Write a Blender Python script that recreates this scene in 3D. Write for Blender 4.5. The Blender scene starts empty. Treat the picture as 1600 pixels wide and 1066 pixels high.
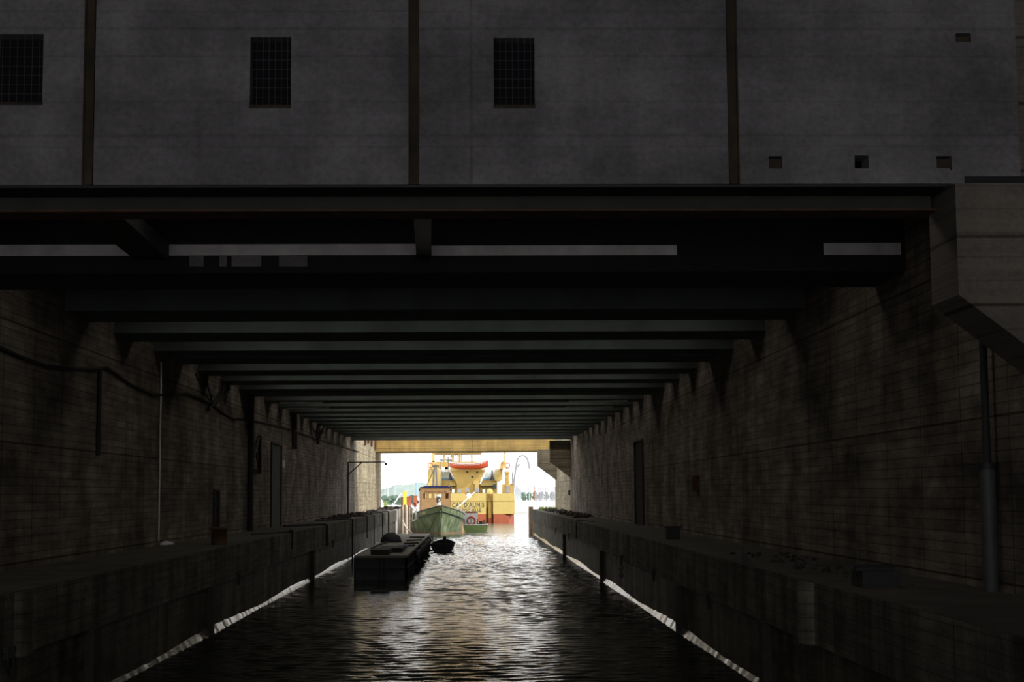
import bpy, math, random
from mathutils import Matrix, Vector
random.seed(7)
C = bpy.context.scene.collection
SC = bpy.context.scene
PI = math.pi

# ------------------------------------------------------------------ camera
F = 2470.0                       # focal length in pixels of a 1600 px wide frame
H = 5.2                          # eye height above the water
YAW, PITCH, ROLL = math.atan(62.5 / F), math.atan(238.6 / F), 0.0064
cam_d = bpy.data.cameras.new('camera'); cam = bpy.data.objects.new('camera', cam_d); C.objects.link(cam)
cam_d.sensor_width = 36.0; cam_d.sensor_fit = 'HORIZONTAL'; cam_d.lens = 36.0 * F / 1600.0
cam_d.clip_start = 0.5; cam_d.clip_end = 4000
CR = (Matrix.Rotation(-YAW, 4, 'Z') @ Matrix.Rotation(PI / 2 + PITCH, 4, 'X') @ Matrix.Rotation(-ROLL, 4, 'Z'))
cam.matrix_world = Matrix.Translation((0, 0, H)) @ CR
SC.camera = cam

def at(px, py, Y):
    """point of the place seen at (px, py), at distance Y down the channel"""
    d = CR.to_3x3() @ Vector(((px - 800) / F, (533 - py) / F, -1))
    k = Y / d.y
    return Vector((d.x * k, Y, H + d.z * k))

# ------------------------------------------------------------------ light
SC.view_settings.view_transform = 'Standard'
SC.view_settings.look = 'None'
SC.view_settings.gamma = 1
SC.view_settings.use_curve_mapping = False
SC.view_settings.exposure = 0.0
W = bpy.data.worlds.new('sky'); SC.world = W; W.use_nodes = True
nt = W.node_tree; nt.nodes.clear()
wo = nt.nodes.new('ShaderNodeOutputWorld'); bg = nt.nodes.new('ShaderNodeBackground')
tc = nt.nodes.new('ShaderNodeTexCoord'); nz = nt.nodes.new('ShaderNodeTexNoise'); rp = nt.nodes.new('ShaderNodeValToRGB')
nz.inputs['Scale'].default_value = 1.6; nz.inputs['Detail'].default_value = 4
rp.color_ramp.elements[0].position = .3; rp.color_ramp.elements[0].color = (0.86, 0.885, 0.93, 1)
rp.color_ramp.elements[1].position = .7; rp.color_ramp.elements[1].color = (1.0, 1.0, 1.0, 1)
nt.links.new(tc.outputs['Generated'], nz.inputs['Vector']); nt.links.new(nz.outputs['Fac'], rp.inputs['Fac'])
nt.links.new(rp.outputs['Color'], bg.inputs['Color']); nt.links.new(bg.outputs[0], wo.inputs[0])
bg.inputs['Strength'].default_value = 2.05
sd = bpy.data.lights.new('sun', 'SUN'); sun = bpy.data.objects.new('sun', sd); C.objects.link(sun)
sd.energy = 3.4; sd.angle = math.radians(1.5); sd.color = (1, .93, .82)
sun.rotation_euler = Vector((.62, -.34, .70)).to_track_quat('Z', 'Y').to_euler()
COFFER_FILL_W = 22.0                    # watts of the unseen fill lights added in the ceiling coffers

# ------------------------------------------------------------------ materials
def newmat(name):
    m = bpy.data.materials.new(name); m.use_nodes = True
    return m, m.node_tree, m.node_tree.nodes['Principled BSDF']
def N(t, ty, **kw):
    n = t.nodes.new(ty)
    for k, v in kw.items():
        if k in n.inputs: n.inputs[k].default_value = v
        else: setattr(n, k, v)
    return n
def mapping(t, sc, rot=(0, 0, 0)):
    c = N(t, 'ShaderNodeTexCoord'); m = N(t, 'ShaderNodeMapping')
    m.inputs['Scale'].default_value = sc; m.inputs['Rotation'].default_value = rot
    t.links.new(c.outputs['Object'], m.inputs['Vector']); return m.outputs[0]
def ramp(t, src, p0, c0, p1, c1):
    r = N(t, 'ShaderNodeValToRGB'); e = r.color_ramp.elements
    e[0].position = p0; e[1].position = p1
    e[0].color = (*c0, 1) if len(c0) == 3 else c0; e[1].color = (*c1, 1) if len(c1) == 3 else c1
    t.links.new(src, r.inputs['Fac']); return r.outputs['Color']
def mul(t, a, b, f=1.0):
    m = N(t, 'ShaderNodeMix', data_type='RGBA', blend_type='MULTIPLY'); m.inputs[0].default_value = f
    t.links.new(a, m.inputs[6]); t.links.new(b, m.inputs[7]); return m.outputs[2]
def paint(name, col, rough=.6, var=.18, scale=1.5, metal=0.0, bump=.1):
    m, t, b = newmat(name)
    n = N(t, 'ShaderNodeTexNoise', Scale=scale, Detail=6.0, Roughness=.6)
    t.links.new(mapping(t, (1, 1, 1)), n.inputs['Vector'])
    lo = tuple(c * (1 - var) for c in col); hi = tuple(min(1, c * (1 + var)) for c in col)
    t.links.new(ramp(t, n.outputs['Fac'], .3, lo, .7, hi), b.inputs['Base Color'])
    b.inputs['Roughness'].default_value = rough; b.inputs['Metallic'].default_value = metal
    bp = N(t, 'ShaderNodeBump', Strength=bump, Distance=.05)
    t.links.new(n.outputs['Fac'], bp.inputs['Height']); t.links.new(bp.outputs[0], b.inputs['Normal'])
    return m
def concrete(name, col, axis='Y', joint=.75, pk=1.0, boards=.24, panel=(3.1, 3.35), streak=.55, rough=.85, dirt=.6, line=.35):
    """board-marked concrete: plank lines, formwork joints, vertical water streaks and blotches"""
    m, t, b = newmat(name)
    rot = {'Y': (0, 0, 0), 'X': (0, 0, 0)}[axis]
    c = N(t, 'ShaderNodeTexCoord'); s = N(t, 'ShaderNodeSeparateXYZ'); k = N(t, 'ShaderNodeCombineXYZ')
    t.links.new(c.outputs['Object'], s.inputs[0])
    t.links.new(s.outputs[1 if axis == 'Y' else 0], k.inputs[0]); t.links.new(s.outputs[2], k.inputs[1])
    uv = k.outputs[0]
    def mp(sx, sy):
        q = N(t, 'ShaderNodeMapping'); q.inputs['Scale'].default_value = (sx, sy, 1); t.links.new(uv, q.inputs['Vector']); return q.outputs[0]
    blot = N(t, 'ShaderNodeTexNoise', Scale=.35, Detail=8.0, Roughness=.65); t.links.new(mp(1, 1.3), blot.inputs['Vector'])
    strk = N(t, 'ShaderNodeTexNoise', Scale=1.0, Detail=7.0, Roughness=.7); t.links.new(mp(.7, .07), strk.inputs['Vector'])
    plank = N(t, 'ShaderNodeTexNoise', Scale=1.0, Detail=5.0, Roughness=.6); t.links.new(mp(.35, 3.6), plank.inputs['Vector'])
    fine = N(t, 'ShaderNodeTexNoise', Scale=9.0, Detail=6.0, Roughness=.7); t.links.new(mp(1, 1), fine.inputs['Vector'])
    def brick(bw, bh, mort, off):
        q = N(t, 'ShaderNodeTexBrick', offset=off); q.inputs['Scale'].default_value = 1
        q.inputs['Brick Width'].default_value = bw; q.inputs['Row Height'].default_value = bh
        q.inputs['Mortar Size'].default_value = mort; q.inputs['Mortar Smooth'].default_value = .4
        q.inputs['Color1'].default_value = (1, 1, 1, 1); q.inputs['Color2'].default_value = (.78, .78, .78, 1)
        q.inputs['Mortar'].default_value = (.22, .2, .18, 1); t.links.new(uv, q.inputs['Vector']); return q
    b1 = brick(panel[0], panel[1], .035, 0.0)
    b2 = brick(panel[0] * 2, boards, .018, .5)
    g = tuple(c_ * (1 - dirt) for c_ in col)
    base = ramp(t, blot.outputs['Fac'], .36, g, .62, col)
    base = mul(t, base, ramp(t, strk.outputs['Fac'], .38, (1 - streak,) * 3, .6, (1, 1, 1)))
    base = mul(t, base, ramp(t, plank.outputs['Fac'], .36, (.62, .62, .62), .66, (1.12, 1.1, 1.05)), pk)
    base = mul(t, base, ramp(t, fine.outputs['Fac'], .3, (.72, .72, .72), .6, (1, 1, 1)))
    base = mul(t, base, b1.outputs['Color'], joint)
    base = mul(t, base, b2.outputs['Color'], line)
    t.links.new(base, b.inputs['Base Color']); b.inputs['Roughness'].default_value = rough
    b.inputs['Specular IOR Level'].default_value = .25
    bp = N(t, 'ShaderNodeBump', Strength=.5, Distance=.03)
    ad = N(t, 'ShaderNodeMath', operation='ADD'); t.links.new(fine.outputs['Fac'], ad.inputs[0]); t.links.new(b2.outputs['Fac'], ad.inputs[1])
    t.links.new(ad.outputs[0], bp.inputs['Height']); t.links.new(bp.outputs[0], b.inputs['Normal'])
    return m
M = {}
M['wall'] = concrete('board_marked_concrete', (.44, .38, .32), streak=.3, line=.62, dirt=.7)
M['wall_end'] = concrete('board_marked_concrete_across', (.42, .35, .25), axis='X', panel=(60, .9), streak=.3, dirt=.3)
M['facade'] = concrete('rendered_concrete', (.37, .345, .355), axis='X', joint=.22, pk=.16, boards=.8, panel=(400, 1.9), streak=.2, dirt=.5, line=.10)
M['corbel'] = concrete('corbel_concrete', (.30, .26, .22), axis='X', pk=.5, boards=.42, panel=(40, 1.2), streak=.2, dirt=.25, line=.25)
M['ledge'] = concrete('ledge_concrete', (.27, .26, .22), boards=.22, panel=(4.2, 9), streak=.6)
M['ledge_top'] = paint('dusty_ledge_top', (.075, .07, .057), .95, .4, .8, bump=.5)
M['wet'] = concrete('tide_stained_concrete', (.26, .24, .19), boards=.3, panel=(2.6, 9), streak=.75, dirt=.8, rough=.6, line=.5)
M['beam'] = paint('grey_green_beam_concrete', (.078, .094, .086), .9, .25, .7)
M['soffit'] = paint('dark_soffit', (.022, .019, .023), .95, .2)  # one even near-black tone for the roof and first beam
M['lintel'] = concrete('ochre_concrete', (.56, .38, .13), axis='X', pk=.35, boards=.5, panel=(50, 1.6), streak=.3, dirt=.3)
M['endwall'] = concrete('pale_weathered_concrete', (.76, .66, .46), boards=.5, panel=(5, 3.3), streak=.4, dirt=.45)
M['black'] = paint('black_steel', (.014, .013, .015), .6, .3)
M['steel'] = paint('dark_painted_steel', (.03, .028, .022), .7, .35)
M['dark'] = paint('recess_shade', (.004, .003, .005), .9, .2)  # near-black; stands for the shade in niches and behind the windows
M['rust'] = paint('rusty_steel', (.10, .045, .02), .8, .5, 3)
M['ruststain'] = paint('rust_stained_channel', (.05, .035, .02), .85, .6, 1.3)
M['whitepaint'] = paint('chipped_white_paint', (.72, .69, .70), .8, .2, 1.5)
M['mesh'] = paint('pale_wire', (.05, .05, .065), .6, .2)
M['pipe'] = paint('grey_green_pipe', (.06, .065, .06), .6, .3)
M['palepipe'] = paint('pale_conduit', (.7, .66, .58), .35, .2)
M['cable'] = paint('black_cable', (.02, .018, .017), .75, .3)
M['rubber'] = paint('black_rubber', (.015, .015, .018), .7, .3)
M['timber'] = paint('tarred_timber', (.03, .024, .02), .7, .4, 3)
M['pile'] = paint('brown_timber_pile', (.20, .13, .07), .8, .4, 2)
M['deck'] = paint('grey_pontoon_deck', (.20, .20, .17), .7, .3, .8)
M['pontoon'] = paint('slate_pontoon_side', (.07, .07, .08), .7, .25)
M['dinghy'] = paint('dark_dinghy_hull', (.018, .018, .024), .5, .3)
M['yellow'] = paint('ship_yellow', (.50, .34, .085), .6, .08)
M['cream'] = paint('ship_cream', (.56, .42, .13), .6, .08)
M['yellowdk'] = paint('ship_ochre', (.26, .16, .03), .6, .15)
M['red'] = paint('antifouling_red', (.36, .085, .035), .7, .15)
M['orange'] = paint('lifeboat_orange', (.50, .075, .025), .5, .1)
M['white'] = paint('gloss_white', (.85, .85, .85), .5, .06)
M['blue'] = paint('sky_blue_paint', (.18, .38, .62), .5, .08)
M['paleblue'] = paint('pale_blue_paint', (.66, .78, .88), .5, .06)
M['navy'] = paint('navy_tarpaulin', (.05, .06, .22), .6, .15)
M['tan'] = paint('tan_wheelhouse_paint', (.85, .52, .24), .6, .08)
M['grey'] = paint('machinery_grey', (.30, .29, .33), .6, .2)
M['brown'] = paint('brown_lettering', (.28, .13, .06), .7, .1)
M['ink'] = paint('dark_lettering', (.035, .03, .03), .7, .1)
M['olive'] = paint('dark_green_gear', (.05, .09, .07), .6, .2)
M['greenboat'] = paint('bright_green_hull', (.24, .33, .11), .6, .2)
M['galv'] = paint('galvanised_steel', (.42, .45, .48), .5, .1, metal=.2)
M['quay'] = paint('pale_quay_concrete', (.75, .73, .70), .8, .12, .2)
M['weed'] = paint('grass_tuft_green', (.28, .36, .05), .9, .4, 2)
M['hedge'] = paint('hedge_foliage', (.10, .16, .12), .9, .6, 1.5)
M['hill'] = paint('hazy_hill_trees', (.22, .27, .25), .9, .3, .05)  # greyed green; distance haze put into the colour
M['rope'] = paint('pale_rope', (.75, .72, .65), .8, .1)
M['yellowpost'] = paint('traffic_yellow', (.90, .62, .04), .5, .05)
M['rubble'] = paint('rubble', (.035, .03, .025), .95, .4, 2)
def glass_mat():
    m, t, b = newmat('window_glass')
    b.inputs['Base Color'].default_value = (.9, .95, 1, 1); b.inputs['Roughness'].default_value = .03
    b.inputs['Transmission Weight'].default_value = 1.0; b.inputs['IOR'].default_value = 1.1
    return m
M['glass'] = glass_mat()
def hull_mat():
    m, t, b = newmat('streaked_green_hull')
    s = N(t, 'ShaderNodeTexNoise', Scale=1.0, Detail=6.0, Roughness=.65); t.links.new(mapping(t, (2.2, 2.2, .18)), s.inputs['Vector'])
    n = N(t, 'ShaderNodeTexNoise', Scale=.6, Detail=5.0); t.links.new(mapping(t, (1, 1, 1)), n.inputs['Vector'])
    a = ramp(t, s.outputs['Fac'], .42, (.13, .18, .065), .66, (.38, .45, .34))
    t.links.new(mul(t, a, ramp(t, n.outputs['Fac'], .3, (.6, .62, .5), .7, (1, 1, 1))), b.inputs['Base Color'])
    b.inputs['Roughness'].default_value = .6
    return m
M['hull'] = hull_mat()
def water_mat(name='harbour_water', bump=.18, rough=.015):
    m, t, b = newmat(name)
    b.inputs['Base Color'].default_value = (.006, .007, .007, 1); b.inputs['Roughness'].default_value = rough
    b.inputs['IOR'].default_value = 1.45
    n = N(t, 'ShaderNodeTexNoise', Scale=1.0, Detail=3.0, Roughness=.6); t.links.new(mapping(t, (2.2, 6.5, 1)), n.inputs['Vector'])
    bp = N(t, 'ShaderNodeBump', Strength=bump, Distance=.05); t.links.new(n.outputs['Fac'], bp.inputs['Height'])
    t.links.new(bp.outputs[0], b.inputs['Normal'])
    return m
M['water'] = water_mat()
M['choppy'] = water_mat('choppy_basin_water', .4, .12)
M['choppy'].node_tree.nodes['Principled BSDF'].inputs['Base Color'].default_value = (.14, .15, .13, 1)  # paler base than the tunnel water; glare put into the colour
def slick_mat():
    m, t, b = newmat('glint_strip_gloss')  # gloss of the waterline strip, shaped to catch a glint
    b.inputs['Base Color'].default_value = (.10, .10, .09, 1); b.inputs['Roughness'].default_value = .16
    b.inputs['IOR'].default_value = 1.45
    n = N(t, 'ShaderNodeTexNoise', Scale=1.0, Detail=5.0, Roughness=.6); t.links.new(mapping(t, (7, 1.2, 14)), n.inputs['Vector'])
    bp = N(t, 'ShaderNodeBump', Strength=.25, Distance=.02); t.links.new(n.outputs['Fac'], bp.inputs['Height'])
    t.links.new(bp.outputs[0], b.inputs['Normal'])
    return m
M['slick'] = slick_mat()

# ------------------------------------------------------------------ mesh helpers
class MB:
    def __init__(s): s.v = []; s.f = []; s.sm = []
    def add(s, vs, fs, smooth=False):
        o = len(s.v); s.v += [Vector(p) for p in vs]
        for f in fs: s.f.append([i + o for i in f]); s.sm.append(smooth)
        return s
    def box(s, x0, x1, y0, y1, z0, z1):
        x0, x1 = sorted((x0, x1)); y0, y1 = sorted((y0, y1)); z0, z1 = sorted((z0, z1))
        v = [(x, y, z) for z in (z0, z1) for y in (y0, y1) for x in (x0, x1)]
        return s.add(v, [(0, 2, 3, 1), (4, 5, 7, 6), (0, 1, 5, 4), (2, 6, 7, 3), (0, 4, 6, 2), (1, 3, 7, 5)])
    def pbox(s, px0, px1, py0, py1, Y, dep):
        a = at(px0, py0, Y); b = at(px1, py1, Y)
        return s.box(a.x, b.x, Y, Y + dep, a.z, b.z)
    def prism(s, poly, axis, a, b):
        """polygon in the plane across `axis`, extruded from a to b"""
        n = len(poly)
        def P(u, w, k): return {'Y': (u, k, w), 'X': (k, u, w), 'Z': (u, w, k)}[axis]
        v = [P(u, w, a) for u, w in poly] + [P(u, w, b) for u, w in poly]
        return s.add(v, [list(range(n))[::-1], list(range(n, 2 * n))] + [(i, (i + 1) % n, n + (i + 1) % n, n + i) for i in range(n)])
    def pprism(s, pts, Y, dep):
        q = [at(x, y, Y) for x, y in pts]
        return s.prism([(p.x, p.z) for p in q], 'Y', Y, Y + dep)
    def tube(s, pts, r, n=8, closed=False):
        pts = [Vector(p) for p in pts]; m = len(pts); rings = []
        rr = r if isinstance(r, (list, tuple)) else [r] * m
        for i, p in enumerate(pts):
            if closed: d = pts[(i + 1) % m] - pts[i - 1]
            else: d = pts[min(i + 1, m - 1)] - pts[max(i - 1, 0)]
            d.normalize(); up = Vector((0, 0, 1)) if abs(d.z) < .9 else Vector((1, 0, 0))
            a = d.cross(up).normalized(); b = a.cross(d)
            rings.append([p + (a * math.cos(2 * PI * k / n) + b * math.sin(2 * PI * k / n)) * rr[i] for k in range(n)])
        v = [q for ri in rings for q in ri]; f = []
        for i in range(m if closed else m - 1):
            j = (i + 1) % m
            for k in range(n): f.append((i * n + k, i * n + (k + 1) % n, j * n + (k + 1) % n, j * n + k))
        s.add(v, f, True)
        if not closed: s.add(rings[0], [list(range(n))[::-1]]); s.add(rings[-1], [list(range(n))])
        return s
    def lathe(s, prof, c, n=20):
        v = []; f = []
        for r, z in prof:
            for k in range(n): v.append((c[0] + r * math.cos(2 * PI * k / n), c[1] + r * math.sin(2 * PI * k / n), c[2] + z))
        for i in range(len(prof) - 1):
            for k in range(n): f.append((i * n + k, i * n + (k + 1) % n, (i + 1) * n + (k + 1) % n, (i + 1) * n + k))
        s.add(v, f, True); m = (len(prof) - 1) * n
        s.add(v[:n], [list(range(n))[::-1]]); s.add(v[m:], [list(range(n))]); return s
    def torus(s, c, R, r, axis='X', n=24, m=10):
        pts = []
        for i in range(n):
            a = 2 * PI * i / n; u, w = R * math.cos(a), R * math.sin(a)
            pts.append(Vector(c) + Vector({'X': (0, u, w), 'Y': (u, 0, w), 'Z': (u, w, 0)}[axis]))
        return s.tube(pts, r, m, True)
    def blob(s, c, rx, ry, rz, n=10, m=7, jit=.25, seed=0, full=True):
        rnd = random.Random(seed); v = []; f = []
        for i in range(m + 1):
            t = PI * (i / m if full else i / m * .5)
            for k in range(n):
                a = 2 * PI * k / n; j = 1 + rnd.uniform(-jit, jit)
                v.append((c[0] + rx * j * math.sin(t) * math.cos(a), c[1] + ry * j * math.sin(t) * math.sin(a), c[2] + rz * j * math.cos(t)))
        for i in range(m):
            for k in range(n): f.append((i * n + k, i * n + (k + 1) % n, (i + 1) * n + (k + 1) % n, (i + 1) * n + k))
        return s.add(v, f, True)
    def build(s, name, mat, parent=None, local=False, **props):
        vs = s.v
        if parent is not None and not local:
            L = parent.matrix_world_loc if hasattr(parent, 'matrix_world_loc') else WL.get(parent.name, Vector((0, 0, 0)))
            vs = [p - L for p in vs]; loc = Vector((0, 0, 0)); WL_own = L
        elif parent is None and not local and props.get('kind') != 'structure':
            lo = [min(p[i] for p in vs) for i in range(3)]; hi = [max(p[i] for p in vs) for i in range(3)]
            loc = Vector(((lo[0] + hi[0]) / 2, (lo[1] + hi[1]) / 2, lo[2])); vs = [p - loc for p in vs]; WL_own = loc
        else: loc = Vector((0, 0, 0)); WL_own = loc
        me = bpy.data.meshes.new(name); me.from_pydata([tuple(p) for p in vs], [], s.f); me.update()
        me.polygons.foreach_set('use_smooth', s.sm)
        mats = mat if isinstance(mat, list) else [mat]
        for q in mats: me.materials.append(q)
        o = bpy.data.objects.new(name, me); C.objects.link(o); o.location = loc
        if parent is not None: o.parent = parent
        WL[o.name] = Vector(WL_own)
        for k, w in props.items(): o[k] = w
        return o
WL = {}
def thing(name, label, cat, loc, rz=0, group=None):
    o = bpy.data.objects.new(name, None); C.objects.link(o); o.location = loc; o.rotation_euler = (0, 0, rz)
    o.empty_display_size = .3
    WL[o.name] = Vector(loc); o['label'] = label; o['category'] = cat
    if group: o['group'] = group
    return o
def solid(mb, name, mat, label, cat, group=None, kind=None):
    o = mb.build(name, mat); o['label'] = label; o['category'] = cat
    if group: o['group'] = group
    if kind: o['kind'] = kind
    return o
def st(mb, name, mat, parent=None):
    return mb.build(name, mat, parent, kind='structure') if parent is None else mb.build(name, mat, parent)
def text_mesh(name, s, size, mat, loc, parent, local=True, depth=.015, xs=1.0, back=None):
    cu = bpy.data.curves.new(name, 'FONT'); cu.body = s; cu.size = size; cu.extrude = depth; cu.offset = size * .018; cu.align_x = 'CENTER'; cu.space_character = 1.12
    o = bpy.data.objects.new(name + '_curve', cu); C.objects.link(o); bpy.context.view_layer.update()
    me = bpy.data.meshes.new_from_object(o.evaluated_get(bpy.context.evaluated_depsgraph_get()))
    bpy.data.objects.remove(o); me.name = name
    me.transform(Matrix.Rotation(PI / 2, 4, 'X') @ Matrix.Diagonal((xs, 1, 1, 1)))
    vs_ = [v.co.copy() for v in me.vertices]; fs_ = [list(p.vertices) for p in me.polygons]
    lx = [v.x for v in vs_]; lz = [v.z for v in vs_]; b_ = MB().box(min(lx) - .05, max(lx) + .05, .004, .02, min(lz) - .05, max(lz) + .05)  # plate in the wall's paint, added to join the painted letters
    n_ = len(vs_); nf = len(fs_); me = bpy.data.meshes.new(name)
    me.from_pydata([tuple(v) for v in vs_ + b_.v], [], fs_ + [[i + n_ for i in f_] for f_ in b_.f]); me.materials.append(mat); me.materials.append(back)
    for i_ in range(nf, nf + 6): me.polygons[i_].material_index = 1
    q = bpy.data.objects.new(name, me); C.objects.link(q); q.parent = parent
    q.location = Vector(loc) - (Vector((0, 0, 0)) if local else WL[parent.name]); return q

# ------------------------------------------------------------------ the tunnel
AL, AR = -9.79, 7.61              # water edge, left and right
BL, BR = -12.8, 10.6              # high walls
ZT, ZF, ZC = 3.17, 1.81, 11.0     # ledge top, foot of its thick lip, underside of the ceiling beams
NEAR, FAC, END = -16, 27.0, 170.0

st(MB().box(BL - 4, BL, NEAR, 172, -3, 16), 'wall_left', M['wall'])
st(MB().box(BR, BR + 4, NEAR, 172, -3, 16), 'wall_right', M['wall'])
st(MB().box(BL - 4, BL, 172, 222, -3, 13.5), 'wall_left', M['endwall'])
st(MB().box(BR, BR + 4, 172, 204, -3, 13.5), 'wall_right', M['endwall'])
for nm, a, w, y1 in (('ledge_left', AL, BL, 205), ('ledge_right', AR, BR, 205)):
    s = 1 if a > 0 else -1
    st(MB().box(a, w + s * 1, NEAR, y1, ZF, ZT), nm, M['ledge'])
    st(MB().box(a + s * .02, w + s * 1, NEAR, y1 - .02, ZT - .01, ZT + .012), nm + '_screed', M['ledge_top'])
    st(MB().box(a + s * .14, w + s * 1, NEAR, y1 - .05, -3, ZF), 'lower_' + nm.replace('ledge', 'wall'), M['wet'])
    # glossy strip added at the waterline, tilted to mirror the bright far opening
    k = s * .14
    m = MB(); n = 340; v = []; f = []
    rnd = random.Random(3)
    for i in range(n + 1):
        y = 30 + (y1 - 30) * i / n; h = .20 + .07 * math.sin(y * .23) + rnd.uniform(-.02, .02)
        v += [(a + k - s * .002, y, h), (a + k - s * (h + .3) * .56, y, -.3)]
    for i in range(n): f.append((2 * i, 2 * i + 1, 2 * i + 3, 2 * i + 2) if s < 0 else (2 * i, 2 * i + 2, 2 * i + 3, 2 * i + 1))
    m.add(v, f)
    st(m, 'glint_strip', M['slick'])

# near chamber: unseen roof above the viewer, keeps the facade dim
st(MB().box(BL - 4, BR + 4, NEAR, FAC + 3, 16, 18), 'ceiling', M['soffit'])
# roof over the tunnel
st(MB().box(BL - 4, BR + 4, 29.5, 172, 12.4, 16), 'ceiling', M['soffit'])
# beyond Y = 172 the dock is open to the sky as far as the lintel


beams = [(49.7, 3.2), (56.6, 3.2), (63.7, 1.6), (67.2, 3.0), (73.8, 3.3), (80.6, 3.0), (87.0, 1.6), (90.3, 3.2), (97.5, 3.2)]
y = 104.2
while y < 162: beams.append((y, 3.0)); y += 6.6
beams.append((168.3, 2.2))
for i, (y, d) in enumerate(beams):
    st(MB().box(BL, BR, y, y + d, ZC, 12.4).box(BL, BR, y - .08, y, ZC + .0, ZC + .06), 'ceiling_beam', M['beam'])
# unseen fill lights added between the beams to brighten the walls
ends = [49.7] + [b[0] for b in beams[1:]]
gaps = [(30, 38), (41, 49.7)] + [(beams[i][0] + beams[i][1], beams[i + 1][0]) for i in range(len(beams) - 1)]
for g0, g1 in gaps:
    if g1 - g0 < 2.5: continue
    ld = bpy.data.lights.new('coffer_fill', 'AREA'); ld.shape = 'RECTANGLE'; ld.size = 20; ld.size_y = .9
    gm = (g0 + g1) / 2
    ld.energy = COFFER_FILL_W * (g1 - g0) * (.6 if gm < 40 else .38 if gm < 50 else 4.5 if gm > 160 else min(2.1, .9 + (gm - 54) * .015)); ld.color = (1, .93, .84)
    lo = bpy.data.objects.new('coffer_fill', ld); C.objects.link(lo); lo.location = ((BL + BR) / 2, g0 + 1.8 if gm < 50 else gm, 12.3)

# first cross beam with its painted band, Y = 38
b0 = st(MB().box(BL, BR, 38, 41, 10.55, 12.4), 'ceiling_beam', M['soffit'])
def band(px0, px1, py0, py1, mat=None):
    MB().pbox(px0, px1, py0, py1, 37.97, .03).build('painted_band', mat or M['whitepaint'], b0)
band(-60, 650, 383, 398.5); band(674, 1058, 384, 398.5); band(1287, 1408, 380, 398)
for a, b in ((296, 318), (343, 354), (362, 408), (436, 480)): band(a, b, 400, 416.5, M['facade'])

# ------------------------------------------------------------------ facade across the channel (Y = 27)
def fx(px, py=200): return at(px, py, FAC).x
def fz(py, px=700): return at(px, py, FAC).z
ZB = at(739, 288.5, FAC).z
holes = []
wins = [(-12, 65, 53, 160), (390, 454, 58, 165), (772, 836, 59, 165)]
for w in wins: holes.append((fx(w[0]), fx(w[1]), at(w[0], w[3], FAC).z, at(w[0], w[2], FAC).z))
socks = [(1201, 1222, 244, 266), (1335, 1357, 243, 265), (1463, 1487, 244, 266), (1493, 1517, 52, 66)]
for w in socks: holes.append((at(w[0], w[2], FAC).x, at(w[1], w[2], FAC).x, at(w[0], w[3], FAC).z, at(w[0], w[2], FAC).z))
xs = sorted({BL, at(1590, 150, FAC).x} | {h[0] for h in holes} | {h[1] for h in holes})
zs = sorted({ZB, 16.0} | {h[2] for h in holes} | {h[3] for h in holes})
m = MB()
for i in range(len(xs) - 1):
    for j in range(len(zs) - 1):
        cx, cz = (xs[i] + xs[i + 1]) / 2, (zs[j] + zs[j + 1]) / 2
        if any(h[0] < cx < h[1] and h[2] < cz < h[3] for h in holes): continue
        m.box(xs[i], xs[i + 1], FAC, FAC + .5, zs[j], zs[j + 1])
wf = st(m, 'wall_front', M['facade'])
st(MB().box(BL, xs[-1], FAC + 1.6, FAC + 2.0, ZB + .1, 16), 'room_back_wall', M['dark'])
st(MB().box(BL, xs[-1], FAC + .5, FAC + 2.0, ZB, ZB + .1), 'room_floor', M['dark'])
# wall continues behind its right end, darker and set back
st(MB().box(xs[-1] + .03, BR, FAC + .15, FAC + .6, ZB, 16), 'wall_front', M['corbel'])
# base band of the facade, slightly proud
band_z = at(739, 264.5, FAC).z
mm = MB()
for a, b in ((-200, 129), (146, 637), (653, 1138), (1154, 1485)):
    mm.box(fx(a, 275), fx(b, 275), FAC - .025, FAC, ZB, band_z)
st(mm, 'trim_1', M['facade'])
for i, (a, b, c, d) in enumerate(((134, 150, 129, 146), (640, 656, 637, 653), (1134, 1150, 1139, 1155))):
    x0 = fx((a + c) / 2, 145); x1 = fx((b + d) / 2, 145)
    st(MB().box(x0, x1, FAC - .03, FAC, ZB, 16).box(x0, x0 + .03, FAC - .07, FAC, ZB, 16).box(x1 - .03, x1, FAC - .07, FAC, ZB, 16), 'trim_%d' % (i + 2), M['ruststain'])
for i, h in enumerate(holes[:3]):
    x0, x1, z0, z1 = h
    w = MB().box(x0, x1, FAC + .34, FAC + .4, z0, z1)
    w = st(w, 'window_%d' % (i + 1), M['dark'])
    g = MB(); n = 6; x = x0
    for k in range(1, n + 1): q = x0 + (x1 - x0) * k / (n + .6); g.box(q - .004, q + .004, FAC + .05, FAC + .062, z0, z1)
    for k in range(1, 7): q = z0 + (z1 - z0) * k / 7.4; g.box(x0, x1, FAC + .05, FAC + .058, q - .0035, q + .0035)
    g.build('wire_grille', M['mesh'], w)
    MB().box(x0 - .01, x1 + .01, FAC - .02, FAC + .12, z0 - .05, z0 + .005).build('window_sill', M['ruststain'], w)
# brick and timber plugs in three of the sockets
for h, kind in ((holes[3], 0), (holes[5], 0), (holes[6], 1)):
    MB().box(h[0], h[1], FAC + .10, FAC + .18, h[2], h[3] - .03).build('brick_plug', M['ruststain'], wf)
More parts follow.
